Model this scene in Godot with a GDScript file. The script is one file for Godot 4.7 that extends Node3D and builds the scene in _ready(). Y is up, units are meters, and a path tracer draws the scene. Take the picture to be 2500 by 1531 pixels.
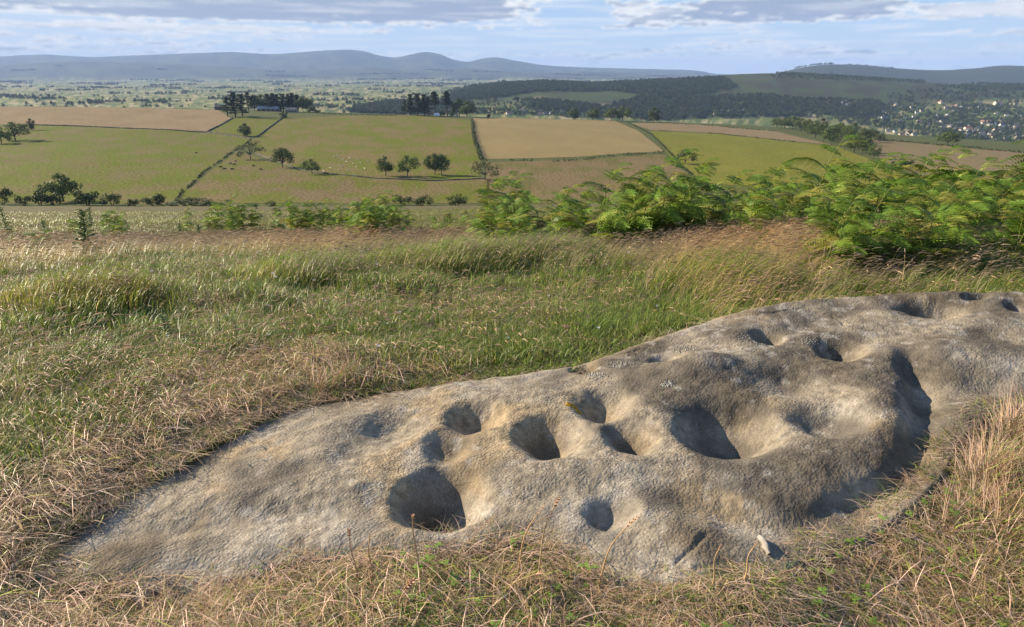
extends Node3D
# An upland sandstone outcrop carved with cup marks, grass and bracken round it, farmland and hills beyond.
# x runs right, y up, z towards the viewer; the camera stands at the origin, 1.25 m above the turf. "f" is the distance ahead (-z).

const EYE := Vector3(0, 1.25, 0)
const CAMERA_PITCH := -19.19
const SUN_TURN := 69.0        # degrees the sun stands to the left of the line of sight
const SUN_HEIGHT := 26.0

var rng := RandomNumberGenerator.new()
var taken := {}
var noise_a := FastNoiseLite.new()
var noise_b := FastNoiseLite.new()
var noise_c := FastNoiseLite.new()
var cells := FastNoiseLite.new()

# ---------------------------------------------------------------- tables
const LAND_LOG := [3.401, 4.094, 4.7, 5.011, 5.247, 5.438, 5.598, 5.737, 5.886, 6.109, 6.31, 6.551, 6.745, 6.908, 7.048, 7.131, 7.244, 7.438, 7.65, 7.901, 8.189, 8.517, 8.987, 9.393, 9.741, 10.597]
const LAND := [
	[-4.94, -4.90, -4.85, -4.66, -4.39, -3.93, -3.58],
	[-10.28, -10.21, -10.14, -9.92, -9.48, -8.58, -7.87],
	[-19.09, -19.02, -18.96, -18.62, -17.89, -16.31, -15.01],
	[-26.03, -26.03, -26.03, -25.76, -24.67, -22.43, -20.65],
	[-35.04, -35.04, -35.04, -34.46, -33.08, -31.02, -28.41],
	[-43.24, -42.96, -42.96, -42.40, -40.72, -38.50, -35.47],
	[-49.33, -49.00, -49.00, -48.68, -46.72, -43.79, -40.89],
	[-54.20, -53.82, -53.63, -53.45, -51.58, -48.61, -46.03],
	[-57.09, -56.66, -57.52, -57.73, -55.80, -52.80, -51.10],
	[-57.84, -57.84, -59.16, -59.95, -59.16, -59.16, -59.16],
	[-58.83, -58.20, -61.37, -62.96, -64.56, -65.20, -66.16],
	[-60.39, -59.20, -63.18, -63.18, -67.18, -71.99, -76.43],
	[-59.19, -58.24, -60.62, -61.58, -70.22, -78.93, -86.71],
	[-55.88, -54.76, -58.10, -62.57, -73.80, -86.81, -98.79],
	[-50.42, -50.42, -56.15, -65.73, -76.01, -95.45, -112.48],
	[-48.72, -50.09, -57.68, -68.77, -79.92, -102.44, -122.37],
	[-62.00, -62.00, -70.00, -84.00, -108.00, -140.00, -150.00],
	[-95.00, -95.00, -100.00, -120.00, -155.00, -180.00, -185.00],
	[-118.00, -118.00, -122.00, -140.00, -180.00, -195.00, -195.00],
	[-112.00, -112.00, -115.00, -128.00, -165.00, -180.00, -185.00],
	[-106.00, -106.00, -108.00, -112.00, -125.00, -140.00, -150.00],
	[-108.00, -108.00, -108.00, -108.00, -110.00, -110.00, -110.00],
	[-96.00, -96.00, -96.00, -96.00, -96.00, -96.00, -96.00],
	[-74.00, -74.00, -74.00, -74.00, -74.00, -74.00, -74.00],
	[-40.00, -40.00, -40.00, -40.00, -40.00, -40.00, -40.00],
	[-40.00, -40.00, -40.00, -40.00, -40.00, -40.00, -40.00]]
const NEAR_F := [-6.0, 3.0, 5.0, 8.0, 12.0, 20.0, 30.0, 45.0]
const NEAR_Y := [0.0, 0.0, -0.12, -0.72, -1.62, -3.15, -4.7, -7.3]
var RIDGES := [   # far ridges: distance (log), breadth, height of the crest along a = x / f from -1.3 to 1.3
	{lf = 9.9523, front = 0.22, back = 0.5, top = [395, 395, 395, 395, 395, 395, 395, 395, 395, 395, 395, 402, 410, 418, 426, 434, 441, 449, 457, 465, 473, 481, 487, 492, 497, 503, 508, 513, 518, 524, 530, 550, 569, 578, 556, 535, 514, 517, 533, 549, 565, 581, 596, 610, 625, 640, 641, 618, 594, 594, 620, 654, 685, 702, 705, 652, 543, 498, 571, 643, 590, 441, 383, 470, 500, 429, 365, 301, 268, 246, 227, 218, 210, 202, 193, 184, 175, 162, 131, 61, 46, 30, 15, 0, -6, -6, -6, -6, -6, -6, -6, -6, -6, -6, -6, -6, -6, -6, -6, -6, -6, -6, -6, -6, -6, -6, -6, -6, -6, -6, -6, -6, -6, -6, -6, -6, -6, -6, -6, -6, -6, -6, -6, -6, -6, -6, -6, -6, -6, -6, -6]},
	{lf = 9.6486, front = 0.16, back = 0.3, top = [169, 169, 169, 169, 169, 169, 169, 169, 169, 169, 169, 172, 175, 178, 181, 184, 187, 190, 192, 195, 198, 201, 204, 207, 210, 213, 216, 219, 222, 224, 230, 242, 255, 268, 281, 292, 288, 284, 280, 276, 265, 252, 240, 228, 215, 199, 179, 160, 142, 132, 123, 113, 122, 134, 147, 159, 147, 131, 115, 118, 126, 135, 143, 132, 116, 100, 85, 78, 78, 78, 78, 74, 63, 51, 39, 28, 16, 4, -7, -19, -32, -46, -60, -73, -79, -79, -79, -79, -79, -79, -79, -79, -79, -79, -79, -79, -79, -79, -79, -79, -79, -79, -79, -79, -79, -79, -79, -79, -79, -79, -79, -79, -79, -79, -79, -79, -79, -79, -79, -79, -79, -79, -79, -79, -79, -79, -79, -79, -79, -79, -79]},
	{lf = 9.0478, front = 0.2, back = 0.3, top = [-135, -135, -135, -135, -135, -135, -135, -135, -135, -135, -135, -135, -135, -135, -135, -135, -135, -135, -135, -135, -135, -135, -135, -135, -135, -135, -135, -135, -135, -135, -135, -135, -135, -135, -135, -135, -135, -135, -135, -135, -135, -135, -135, -135, -135, -135, -135, -135, -135, -135, -135, -135, -135, -135, -135, -135, -135, -135, -135, -135, -135, -135, -135, -135, -135, -135, -135, -135, -135, -135, -135, -135, -135, -127, -119, -111, -103, -95, -85, -69, -53, -37, -20, 19, 59, 94, 116, 123, 119, 115, 103, 90, 79, 72, 66, 65, 75, 86, 105, 115, 112, 112, 113, 114, 114, 115, 116, 114, 112, 111, 109, 108, 106, 105, 103, 101, 100, 98, 97, 95, 93, 93, 93, 93, 93, 93, 93, 93, 93, 93, 93]},
	{lf = 8.3894, front = 0.36, back = 0.3, top = [-182, -182, -182, -182, -182, -182, -182, -182, -182, -182, -182, -182, -182, -182, -182, -182, -182, -182, -182, -182, -182, -182, -182, -182, -182, -182, -182, -182, -182, -182, -182, -182, -182, -182, -182, -182, -182, -182, -182, -182, -182, -182, -182, -182, -182, -182, -182, -182, -182, -182, -182, -182, -182, -182, -182, -181, -171, -161, -151, -140, -111, -86, -70, -54, -43, -38, -33, -28, -28, -31, -34, -34, -30, -25, -21, -16, -11, -5, 1, 6, 11, 15, 17, 18, 14, 9, 5, 1, -3, -8, -12, -17, -23, -29, -35, -41, -44, -46, -49, -51, -52, -53, -54, -54, -55, -56, -57, -58, -59, -59, -60, -61, -62, -63, -64, -64, -65, -66, -67, -68, -69, -69, -69, -69, -69, -69, -69, -69, -69, -69, -69]}]
const ROCK := [
	[-0.039, -0.032, -0.026, -0.021, -0.017, -0.015, -0.015, -0.015, -0.013, -0.009, -0.003, 0.005, 0.012, 0.019, 0.024, 0.029, 0.035, 0.041, 0.048, 0.056, 0.063, 0.068, 0.072, 0.076, 0.083, 0.094, 0.108, 0.122, 0.136, 0.148, 0.158, 0.166, 0.174, 0.182, 0.189, 0.196, 0.203, 0.21, 0.218, 0.225, 0.233, 0.241, 0.25, 0.258],
	[-0.032, -0.025, -0.018, -0.012, -0.008, -0.005, -0.006, -0.007, -0.005, 0, 0.008, 0.016, 0.024, 0.03, 0.035, 0.039, 0.043, 0.049, 0.055, 0.063, 0.07, 0.073, 0.076, 0.079, 0.085, 0.095, 0.111, 0.128, 0.143, 0.155, 0.164, 0.173, 0.18, 0.187, 0.194, 0.201, 0.208, 0.215, 0.223, 0.23, 0.238, 0.246, 0.255, 0.264],
	[-0.026, -0.019, -0.011, -0.005, 0.001, 0.004, 0.004, 0.004, 0.006, 0.012, 0.02, 0.028, 0.037, 0.044, 0.048, 0.05, 0.053, 0.058, 0.064, 0.07, 0.075, 0.077, 0.079, 0.083, 0.087, 0.097, 0.113, 0.133, 0.149, 0.161, 0.17, 0.178, 0.185, 0.192, 0.199, 0.206, 0.213, 0.22, 0.227, 0.235, 0.243, 0.251, 0.26, 0.269],
	[-0.021, -0.014, -0.006, 0.001, 0.007, 0.011, 0.014, 0.017, 0.021, 0.027, 0.035, 0.043, 0.051, 0.057, 0.062, 0.064, 0.066, 0.071, 0.076, 0.081, 0.084, 0.086, 0.089, 0.093, 0.097, 0.101, 0.11, 0.135, 0.152, 0.165, 0.175, 0.183, 0.19, 0.197, 0.204, 0.211, 0.218, 0.225, 0.232, 0.24, 0.248, 0.257, 0.265, 0.275],
	[-0.018, -0.01, -0.002, 0.005, 0.012, 0.017, 0.023, 0.029, 0.035, 0.043, 0.051, 0.058, 0.065, 0.071, 0.076, 0.079, 0.083, 0.087, 0.093, 0.098, 0.102, 0.105, 0.109, 0.113, 0.116, 0.115, 0.112, 0.13, 0.155, 0.169, 0.179, 0.187, 0.195, 0.202, 0.209, 0.215, 0.222, 0.229, 0.237, 0.245, 0.253, 0.261, 0.271, 0.28],
	[-0.015, -0.007, 0.001, 0.008, 0.015, 0.022, 0.03, 0.038, 0.047, 0.057, 0.065, 0.071, 0.077, 0.083, 0.088, 0.094, 0.099, 0.104, 0.109, 0.116, 0.123, 0.128, 0.131, 0.134, 0.137, 0.14, 0.141, 0.149, 0.165, 0.176, 0.184, 0.193, 0.2, 0.207, 0.213, 0.22, 0.227, 0.234, 0.241, 0.249, 0.258, 0.267, 0.276, 0.286],
	[-0.013, -0.005, 0.002, 0.01, 0.017, 0.024, 0.033, 0.043, 0.055, 0.066, 0.075, 0.081, 0.086, 0.092, 0.098, 0.105, 0.111, 0.116, 0.123, 0.131, 0.139, 0.145, 0.147, 0.149, 0.152, 0.157, 0.163, 0.17, 0.179, 0.186, 0.192, 0.201, 0.207, 0.212, 0.218, 0.224, 0.231, 0.238, 0.246, 0.254, 0.262, 0.272, 0.281, 0.291],
	[-0.011, -0.004, 0.003, 0.01, 0.017, 0.025, 0.034, 0.046, 0.058, 0.069, 0.079, 0.086, 0.091, 0.097, 0.104, 0.111, 0.118, 0.125, 0.132, 0.14, 0.148, 0.154, 0.158, 0.16, 0.163, 0.169, 0.176, 0.182, 0.19, 0.197, 0.205, 0.21, 0.213, 0.217, 0.223, 0.229, 0.236, 0.243, 0.251, 0.259, 0.267, 0.277, 0.287, 0.297],
	[-0.01, -0.003, 0.004, 0.011, 0.018, 0.025, 0.034, 0.046, 0.058, 0.069, 0.079, 0.087, 0.094, 0.101, 0.108, 0.114, 0.121, 0.128, 0.136, 0.144, 0.152, 0.159, 0.165, 0.169, 0.174, 0.179, 0.185, 0.191, 0.197, 0.204, 0.211, 0.215, 0.217, 0.222, 0.227, 0.234, 0.241, 0.248, 0.255, 0.264, 0.273, 0.282, 0.293, 0.303],
	[-0.009, -0.002, 0.004, 0.011, 0.018, 0.026, 0.035, 0.046, 0.057, 0.067, 0.077, 0.086, 0.094, 0.101, 0.107, 0.114, 0.121, 0.129, 0.136, 0.144, 0.153, 0.162, 0.17, 0.177, 0.183, 0.188, 0.192, 0.197, 0.203, 0.208, 0.214, 0.217, 0.221, 0.226, 0.232, 0.239, 0.246, 0.253, 0.26, 0.269, 0.278, 0.288, 0.299, 0.31],
	[-0.008, -0.001, 0.005, 0.012, 0.019, 0.027, 0.035, 0.045, 0.055, 0.064, 0.072, 0.081, 0.09, 0.097, 0.104, 0.111, 0.119, 0.126, 0.134, 0.143, 0.152, 0.163, 0.174, 0.183, 0.189, 0.194, 0.198, 0.203, 0.207, 0.212, 0.216, 0.221, 0.226, 0.232, 0.238, 0.245, 0.252, 0.258, 0.265, 0.274, 0.283, 0.294, 0.305, 0.317],
	[-0.007, -0, 0.006, 0.013, 0.02, 0.027, 0.035, 0.044, 0.052, 0.06, 0.067, 0.074, 0.083, 0.091, 0.098, 0.106, 0.114, 0.122, 0.131, 0.141, 0.152, 0.163, 0.175, 0.186, 0.194, 0.199, 0.203, 0.206, 0.21, 0.214, 0.219, 0.224, 0.23, 0.237, 0.245, 0.252, 0.257, 0.263, 0.27, 0.279, 0.289, 0.301, 0.313, 0.326],
	[-0.005, 0.001, 0.007, 0.014, 0.02, 0.027, 0.035, 0.042, 0.049, 0.056, 0.062, 0.068, 0.076, 0.084, 0.092, 0.1, 0.109, 0.118, 0.127, 0.138, 0.15, 0.162, 0.175, 0.186, 0.195, 0.201, 0.205, 0.209, 0.213, 0.217, 0.221, 0.227, 0.234, 0.242, 0.251, 0.258, 0.263, 0.268, 0.275, 0.284, 0.296, 0.308, 0.321, 0.335],
	[-0.004, 0.002, 0.008, 0.014, 0.021, 0.027, 0.034, 0.041, 0.047, 0.053, 0.059, 0.065, 0.072, 0.08, 0.088, 0.096, 0.105, 0.114, 0.124, 0.136, 0.148, 0.161, 0.173, 0.185, 0.194, 0.201, 0.207, 0.211, 0.215, 0.219, 0.224, 0.229, 0.236, 0.246, 0.256, 0.264, 0.268, 0.273, 0.28, 0.291, 0.303, 0.317, 0.331, 0.345],
	[-0.002, 0.004, 0.01, 0.016, 0.022, 0.028, 0.034, 0.04, 0.046, 0.052, 0.058, 0.064, 0.071, 0.078, 0.086, 0.094, 0.103, 0.113, 0.123, 0.135, 0.147, 0.16, 0.172, 0.183, 0.193, 0.201, 0.208, 0.213, 0.218, 0.222, 0.226, 0.232, 0.238, 0.247, 0.258, 0.266, 0.271, 0.277, 0.286, 0.298, 0.313, 0.328, 0.343, 0.357],
	[-0, 0.005, 0.011, 0.017, 0.023, 0.029, 0.035, 0.041, 0.046, 0.052, 0.058, 0.064, 0.071, 0.078, 0.086, 0.094, 0.104, 0.113, 0.124, 0.135, 0.147, 0.159, 0.171, 0.183, 0.193, 0.202, 0.21, 0.216, 0.222, 0.226, 0.23, 0.235, 0.241, 0.249, 0.258, 0.268, 0.276, 0.284, 0.294, 0.31, 0.327, 0.342, 0.357, 0.371],
	[0.002, 0.007, 0.013, 0.019, 0.025, 0.03, 0.036, 0.042, 0.047, 0.053, 0.059, 0.065, 0.072, 0.079, 0.087, 0.096, 0.105, 0.115, 0.126, 0.137, 0.149, 0.161, 0.173, 0.184, 0.195, 0.205, 0.213, 0.221, 0.227, 0.232, 0.236, 0.241, 0.248, 0.256, 0.265, 0.276, 0.291, 0.3, 0.311, 0.328, 0.344, 0.359, 0.373, 0.386],
	[0.004, 0.01, 0.016, 0.021, 0.027, 0.033, 0.038, 0.044, 0.049, 0.055, 0.061, 0.068, 0.075, 0.082, 0.09, 0.099, 0.108, 0.119, 0.129, 0.14, 0.152, 0.164, 0.176, 0.187, 0.198, 0.209, 0.218, 0.226, 0.233, 0.239, 0.244, 0.25, 0.259, 0.271, 0.285, 0.304, 0.319, 0.328, 0.337, 0.351, 0.365, 0.377, 0.39, 0.402],
	[0.007, 0.013, 0.018, 0.024, 0.03, 0.035, 0.041, 0.047, 0.052, 0.058, 0.065, 0.071, 0.078, 0.086, 0.094, 0.103, 0.113, 0.123, 0.134, 0.145, 0.156, 0.168, 0.18, 0.192, 0.203, 0.214, 0.224, 0.233, 0.241, 0.248, 0.255, 0.263, 0.274, 0.291, 0.313, 0.337, 0.349, 0.355, 0.364, 0.374, 0.385, 0.396, 0.407, 0.418],
	[0.011, 0.016, 0.022, 0.027, 0.033, 0.039, 0.044, 0.05, 0.056, 0.062, 0.069, 0.076, 0.083, 0.091, 0.099, 0.108, 0.118, 0.128, 0.139, 0.15, 0.162, 0.173, 0.185, 0.197, 0.209, 0.22, 0.231, 0.241, 0.25, 0.259, 0.267, 0.278, 0.292, 0.311, 0.334, 0.355, 0.369, 0.378, 0.386, 0.395, 0.404, 0.414, 0.424, 0.435],
	[0.014, 0.02, 0.026, 0.031, 0.037, 0.043, 0.049, 0.055, 0.061, 0.067, 0.074, 0.081, 0.088, 0.096, 0.105, 0.114, 0.124, 0.134, 0.145, 0.156, 0.168, 0.18, 0.192, 0.204, 0.216, 0.227, 0.239, 0.249, 0.26, 0.27, 0.281, 0.294, 0.31, 0.329, 0.35, 0.369, 0.384, 0.395, 0.404, 0.413, 0.422, 0.431, 0.441, 0.45]]
const TURF := [
	[0.004, 0.008, 0.01, 0.012, 0.013, 0.014, 0.015, 0.015, 0.016, 0.017, 0.019, 0.021, 0.022, 0.021, 0.018, 0.014, 0.013, 0.012, 0.012, 0.008, -0.002, -0.021, -0.043, -0.063, -0.076, -0.08, -0.071, -0.052, -0.029, -0.004, 0.021, 0.043, 0.061, 0.077, 0.09, 0.101, 0.11, 0.119, 0.127, 0.134, 0.141],
	[-0, 0.004, 0.007, 0.009, 0.011, 0.012, 0.013, 0.014, 0.015, 0.016, 0.018, 0.02, 0.022, 0.02, 0.014, 0.007, 0.006, 0.008, 0.01, 0.008, -0, -0.02, -0.04, -0.06, -0.076, -0.079, -0.066, -0.042, -0.014, 0.014, 0.04, 0.062, 0.08, 0.094, 0.105, 0.115, 0.123, 0.131, 0.138, 0.144, 0.15],
	[-0.006, -0.002, 0.002, 0.006, 0.008, 0.011, 0.013, 0.014, 0.015, 0.016, 0.017, 0.021, 0.023, 0.019, 0.007, -0.005, -0.006, 0.001, 0.007, 0.004, -0.009, -0.022, -0.029, -0.043, -0.067, -0.072, -0.053, -0.023, 0.008, 0.038, 0.064, 0.085, 0.1, 0.111, 0.121, 0.129, 0.136, 0.143, 0.149, 0.155, 0.16],
	[-0.013, -0.008, -0.003, 0.002, 0.006, 0.01, 0.014, 0.016, 0.018, 0.019, 0.02, 0.024, 0.024, 0.016, -0.006, -0.024, -0.023, -0.008, 0.006, 0.004, -0.011, -0.019, 0.004, 0.003, -0.042, -0.048, -0.022, 0.009, 0.039, 0.067, 0.09, 0.109, 0.12, 0.128, 0.135, 0.142, 0.148, 0.154, 0.16, 0.165, 0.171],
	[-0.021, -0.014, -0.007, -0.001, 0.005, 0.011, 0.016, 0.02, 0.024, 0.027, 0.031, 0.033, 0.028, 0.004, -0.035, -0.042, -0.035, -0.019, 0.008, 0.019, 0.012, 0.016, 0.059, 0.077, 0.023, 0.008, 0.03, 0.053, 0.077, 0.098, 0.116, 0.129, 0.137, 0.142, 0.147, 0.153, 0.159, 0.164, 0.17, 0.175, 0.18],
	[-0.028, -0.02, -0.012, -0.004, 0.004, 0.012, 0.019, 0.025, 0.032, 0.038, 0.044, 0.048, 0.044, 0.023, -0.016, -0.028, -0.025, -0.009, 0.017, 0.038, 0.046, 0.063, 0.094, 0.108, 0.086, 0.08, 0.089, 0.1, 0.115, 0.129, 0.139, 0.145, 0.148, 0.152, 0.156, 0.161, 0.167, 0.173, 0.179, 0.184, 0.189],
	[-0.035, -0.026, -0.016, -0.006, 0.004, 0.013, 0.022, 0.031, 0.039, 0.048, 0.056, 0.063, 0.064, 0.053, 0.028, 0.01, 0.006, 0.015, 0.034, 0.054, 0.071, 0.09, 0.112, 0.124, 0.123, 0.123, 0.128, 0.136, 0.146, 0.155, 0.157, 0.157, 0.156, 0.158, 0.163, 0.168, 0.174, 0.18, 0.186, 0.191, 0.196],
	[-0.04, -0.03, -0.019, -0.008, 0.004, 0.014, 0.025, 0.035, 0.046, 0.056, 0.065, 0.073, 0.077, 0.073, 0.062, 0.046, 0.038, 0.041, 0.053, 0.069, 0.085, 0.103, 0.12, 0.132, 0.139, 0.143, 0.149, 0.156, 0.165, 0.171, 0.169, 0.164, 0.16, 0.162, 0.167, 0.173, 0.179, 0.185, 0.19, 0.196, 0.2],
	[-0.043, -0.032, -0.02, -0.008, 0.004, 0.015, 0.027, 0.038, 0.049, 0.06, 0.07, 0.078, 0.083, 0.083, 0.077, 0.067, 0.059, 0.06, 0.068, 0.079, 0.092, 0.105, 0.119, 0.131, 0.141, 0.148, 0.155, 0.162, 0.169, 0.173, 0.172, 0.168, 0.165, 0.167, 0.171, 0.176, 0.182, 0.187, 0.192, 0.197, 0.201],
	[-0.044, -0.033, -0.021, -0.009, 0.004, 0.016, 0.027, 0.039, 0.05, 0.06, 0.07, 0.078, 0.083, 0.084, 0.08, 0.073, 0.069, 0.07, 0.076, 0.084, 0.092, 0.1, 0.111, 0.123, 0.134, 0.143, 0.15, 0.157, 0.164, 0.168, 0.169, 0.168, 0.168, 0.17, 0.173, 0.178, 0.183, 0.187, 0.192, 0.196, 0.199],
	[-0.046, -0.034, -0.022, -0.009, 0.003, 0.015, 0.027, 0.038, 0.048, 0.057, 0.066, 0.073, 0.077, 0.079, 0.077, 0.073, 0.071, 0.073, 0.077, 0.082, 0.087, 0.09, 0.099, 0.112, 0.122, 0.13, 0.137, 0.144, 0.151, 0.157, 0.161, 0.164, 0.167, 0.17, 0.174, 0.177, 0.181, 0.185, 0.189, 0.192, 0.195],
	[-0.048, -0.036, -0.023, -0.01, 0.002, 0.014, 0.025, 0.035, 0.044, 0.052, 0.059, 0.065, 0.069, 0.071, 0.07, 0.069, 0.068, 0.069, 0.071, 0.074, 0.076, 0.079, 0.087, 0.098, 0.108, 0.114, 0.12, 0.127, 0.135, 0.143, 0.151, 0.157, 0.163, 0.167, 0.171, 0.175, 0.178, 0.181, 0.184, 0.186, 0.189],
	[-0.05, -0.038, -0.025, -0.012, 0, 0.011, 0.022, 0.031, 0.038, 0.045, 0.05, 0.055, 0.059, 0.06, 0.06, 0.059, 0.059, 0.059, 0.06, 0.061, 0.063, 0.067, 0.073, 0.082, 0.09, 0.095, 0.1, 0.109, 0.118, 0.128, 0.138, 0.147, 0.156, 0.162, 0.166, 0.169, 0.172, 0.174, 0.177, 0.179, 0.181],
	[-0.053, -0.041, -0.028, -0.015, -0.003, 0.008, 0.017, 0.025, 0.032, 0.037, 0.041, 0.044, 0.047, 0.048, 0.048, 0.047, 0.046, 0.045, 0.045, 0.046, 0.048, 0.051, 0.057, 0.064, 0.071, 0.076, 0.083, 0.092, 0.102, 0.113, 0.125, 0.136, 0.146, 0.153, 0.157, 0.16, 0.163, 0.165, 0.167, 0.169, 0.171],
	[-0.058, -0.045, -0.032, -0.019, -0.007, 0.003, 0.012, 0.019, 0.024, 0.028, 0.03, 0.032, 0.034, 0.034, 0.033, 0.032, 0.03, 0.029, 0.028, 0.029, 0.03, 0.033, 0.039, 0.045, 0.052, 0.058, 0.066, 0.076, 0.087, 0.098, 0.111, 0.123, 0.133, 0.14, 0.145, 0.149, 0.152, 0.154, 0.156, 0.158, 0.16],
	[-0.064, -0.051, -0.037, -0.024, -0.012, -0.002, 0.005, 0.011, 0.015, 0.017, 0.019, 0.019, 0.019, 0.019, 0.017, 0.015, 0.013, 0.011, 0.01, 0.01, 0.011, 0.014, 0.019, 0.025, 0.033, 0.04, 0.049, 0.06, 0.071, 0.084, 0.096, 0.107, 0.117, 0.125, 0.131, 0.135, 0.138, 0.141, 0.143, 0.145, 0.147],
	[-0.072, -0.058, -0.045, -0.032, -0.02, -0.01, -0.003, 0.001, 0.004, 0.005, 0.006, 0.005, 0.004, 0.002, 0, -0.003, -0.005, -0.008, -0.01, -0.01, -0.009, -0.006, -0.001, 0.006, 0.014, 0.022, 0.032, 0.043, 0.055, 0.068, 0.08, 0.091, 0.101, 0.109, 0.115, 0.12, 0.123, 0.127, 0.129, 0.132, 0.134],
	[-0.081, -0.068, -0.055, -0.042, -0.03, -0.02, -0.014, -0.011, -0.009, -0.009, -0.009, -0.01, -0.012, -0.015, -0.018, -0.021, -0.024, -0.027, -0.03, -0.031, -0.029, -0.026, -0.021, -0.014, -0.005, 0.004, 0.015, 0.026, 0.038, 0.051, 0.063, 0.073, 0.083, 0.091, 0.098, 0.103, 0.108, 0.111, 0.114, 0.117, 0.12],
	[-0.093, -0.08, -0.067, -0.054, -0.043, -0.034, -0.029, -0.025, -0.024, -0.024, -0.025, -0.027, -0.029, -0.032, -0.036, -0.04, -0.044, -0.047, -0.05, -0.051, -0.05, -0.047, -0.041, -0.033, -0.024, -0.014, -0.003, 0.009, 0.021, 0.033, 0.044, 0.055, 0.065, 0.073, 0.08, 0.086, 0.091, 0.095, 0.099, 0.103, 0.106],
	[-0.105, -0.093, -0.081, -0.069, -0.059, -0.051, -0.045, -0.042, -0.04, -0.041, -0.042, -0.044, -0.047, -0.05, -0.054, -0.059, -0.063, -0.066, -0.069, -0.071, -0.07, -0.066, -0.06, -0.052, -0.042, -0.032, -0.021, -0.009, 0.003, 0.015, 0.026, 0.037, 0.046, 0.055, 0.062, 0.069, 0.074, 0.079, 0.084, 0.088, 0.092],
	[-0.12, -0.108, -0.097, -0.086, -0.076, -0.069, -0.063, -0.06, -0.058, -0.058, -0.059, -0.062, -0.065, -0.068, -0.072, -0.077, -0.081, -0.085, -0.088, -0.09, -0.089, -0.085, -0.078, -0.07, -0.06, -0.049, -0.038, -0.027, -0.015, -0.003, 0.008, 0.019, 0.028, 0.037, 0.045, 0.051, 0.058, 0.063, 0.069, 0.074, 0.078],
	[-0.135, -0.124, -0.113, -0.103, -0.094, -0.087, -0.082, -0.078, -0.077, -0.076, -0.078, -0.08, -0.083, -0.086, -0.09, -0.094, -0.098, -0.102, -0.105, -0.106, -0.105, -0.101, -0.094, -0.086, -0.077, -0.066, -0.055, -0.044, -0.032, -0.021, -0.01, 0.001, 0.011, 0.019, 0.027, 0.035, 0.041, 0.048, 0.053, 0.059, 0.064],
	[-0.15, -0.14, -0.13, -0.12, -0.112, -0.105, -0.1, -0.097, -0.095, -0.095, -0.096, -0.098, -0.1, -0.104, -0.107, -0.111, -0.115, -0.118, -0.12, -0.121, -0.12, -0.116, -0.11, -0.101, -0.092, -0.082, -0.071, -0.06, -0.049, -0.038, -0.027, -0.016, -0.007, 0.002, 0.011, 0.018, 0.025, 0.032, 0.038, 0.044, 0.05]]
const OUTLINE := [Vector2(-1.307, 1.592), Vector2(-1.268, 1.699), Vector2(-1.21, 1.818), Vector2(-1.129, 1.946), Vector2(-1.04, 2.089), Vector2(-0.95, 2.24), Vector2(-0.835, 2.362), Vector2(-0.678, 2.435), Vector2(-0.49, 2.472), Vector2(-0.313, 2.499), Vector2(-0.133, 2.537), Vector2(0.067, 2.579), Vector2(0.255, 2.63), Vector2(0.436, 2.721), Vector2(0.633, 2.848), Vector2(0.926, 3.013), Vector2(1.219, 3.104), Vector2(1.587, 3.16), Vector2(1.909, 3.087), Vector2(2.323, 3.006), Vector2(2.582, 2.873), Vector2(2.456, 2.542), Vector2(2.132, 2.25), Vector2(1.747, 2.111), Vector2(1.569, 2.005), Vector2(1.385, 1.873), Vector2(1.24, 1.727), Vector2(1.121, 1.632), Vector2(0.973, 1.554), Vector2(0.814, 1.485), Vector2(0.672, 1.418), Vector2(0.559, 1.385), Vector2(0.408, 1.388), Vector2(0.259, 1.416), Vector2(0.185, 1.507), Vector2(0.089, 1.555), Vector2(-0.078, 1.547), Vector2(-0.219, 1.517), Vector2(-0.385, 1.52), Vector2(-0.543, 1.531), Vector2(-0.685, 1.49), Vector2(-0.825, 1.457), Vector2(-0.981, 1.447), Vector2(-1.114, 1.455), Vector2(-1.22, 1.504)]
const CUPS := [   # x, f, half width, half length, depth, turn
	[-0.137, 2.187, 0.12, 0.128, 0.088, 0],
	[0.328, 2.215, 0.121, 0.136, 0.088, 0],
	[0.125, 2.037, 0.131, 0.155, 0.12, 0],
	[0.392, 1.997, 0.105, 0.115, 0.088, 0],
	[-0.215, 2, 0.095, 0.119, 0.047, 0],
	[-0.214, 1.749, 0.153, 0.162, 0.172, 0],
	[-0.389, 1.764, 0.082, 0.111, 0.008, 0],
	[0.279, 1.639, 0.09, 0.084, 0.062, 0],
	[-0.417, 2.152, 0.139, 0.139, 0.047, 0],
	[-0.523, 2.007, 0.117, 0.137, 0.023, 0],
	[0.717, 2.02, 0.179, 0.2, 0.13, -0.5],
	[1.061, 2.03, 0.144, 0.137, 0.068, 0],
	[1.32, 2.541, 0.112, 0.124, 0.088, -0.35],
	[1.08, 2.69, 0.071, 0.08, 0.073, 0],
	[1.875, 2.89, 0.16, 0.089, 0.114, -0.15],
	[2.108, 2.95, 0.071, 0.04, 0.062, 0],
	[2.224, 2.851, 0.058, 0.059, 0.062, 0],
	[0.286, 2.538, 0.067, 0.074, 0.078, 0],
	[0.614, 2.511, 0.067, 0.088, 0.083, 0]]
const GROOVE := [Vector2(1.512, 2.624), Vector2(1.533, 2.44), Vector2(1.478, 2.255), Vector2(1.393, 2.089), Vector2(1.296, 1.923), Vector2(1.199, 1.784), Vector2(1.091, 1.715), Vector2(0.989, 1.661), Vector2(0.869, 1.604), Vector2(0.756, 1.589), Vector2(0.642, 1.608), Vector2(0.562, 1.644), Vector2(0.473, 1.686), Vector2(0.387, 1.736), Vector2(0.282, 1.768)]
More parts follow.
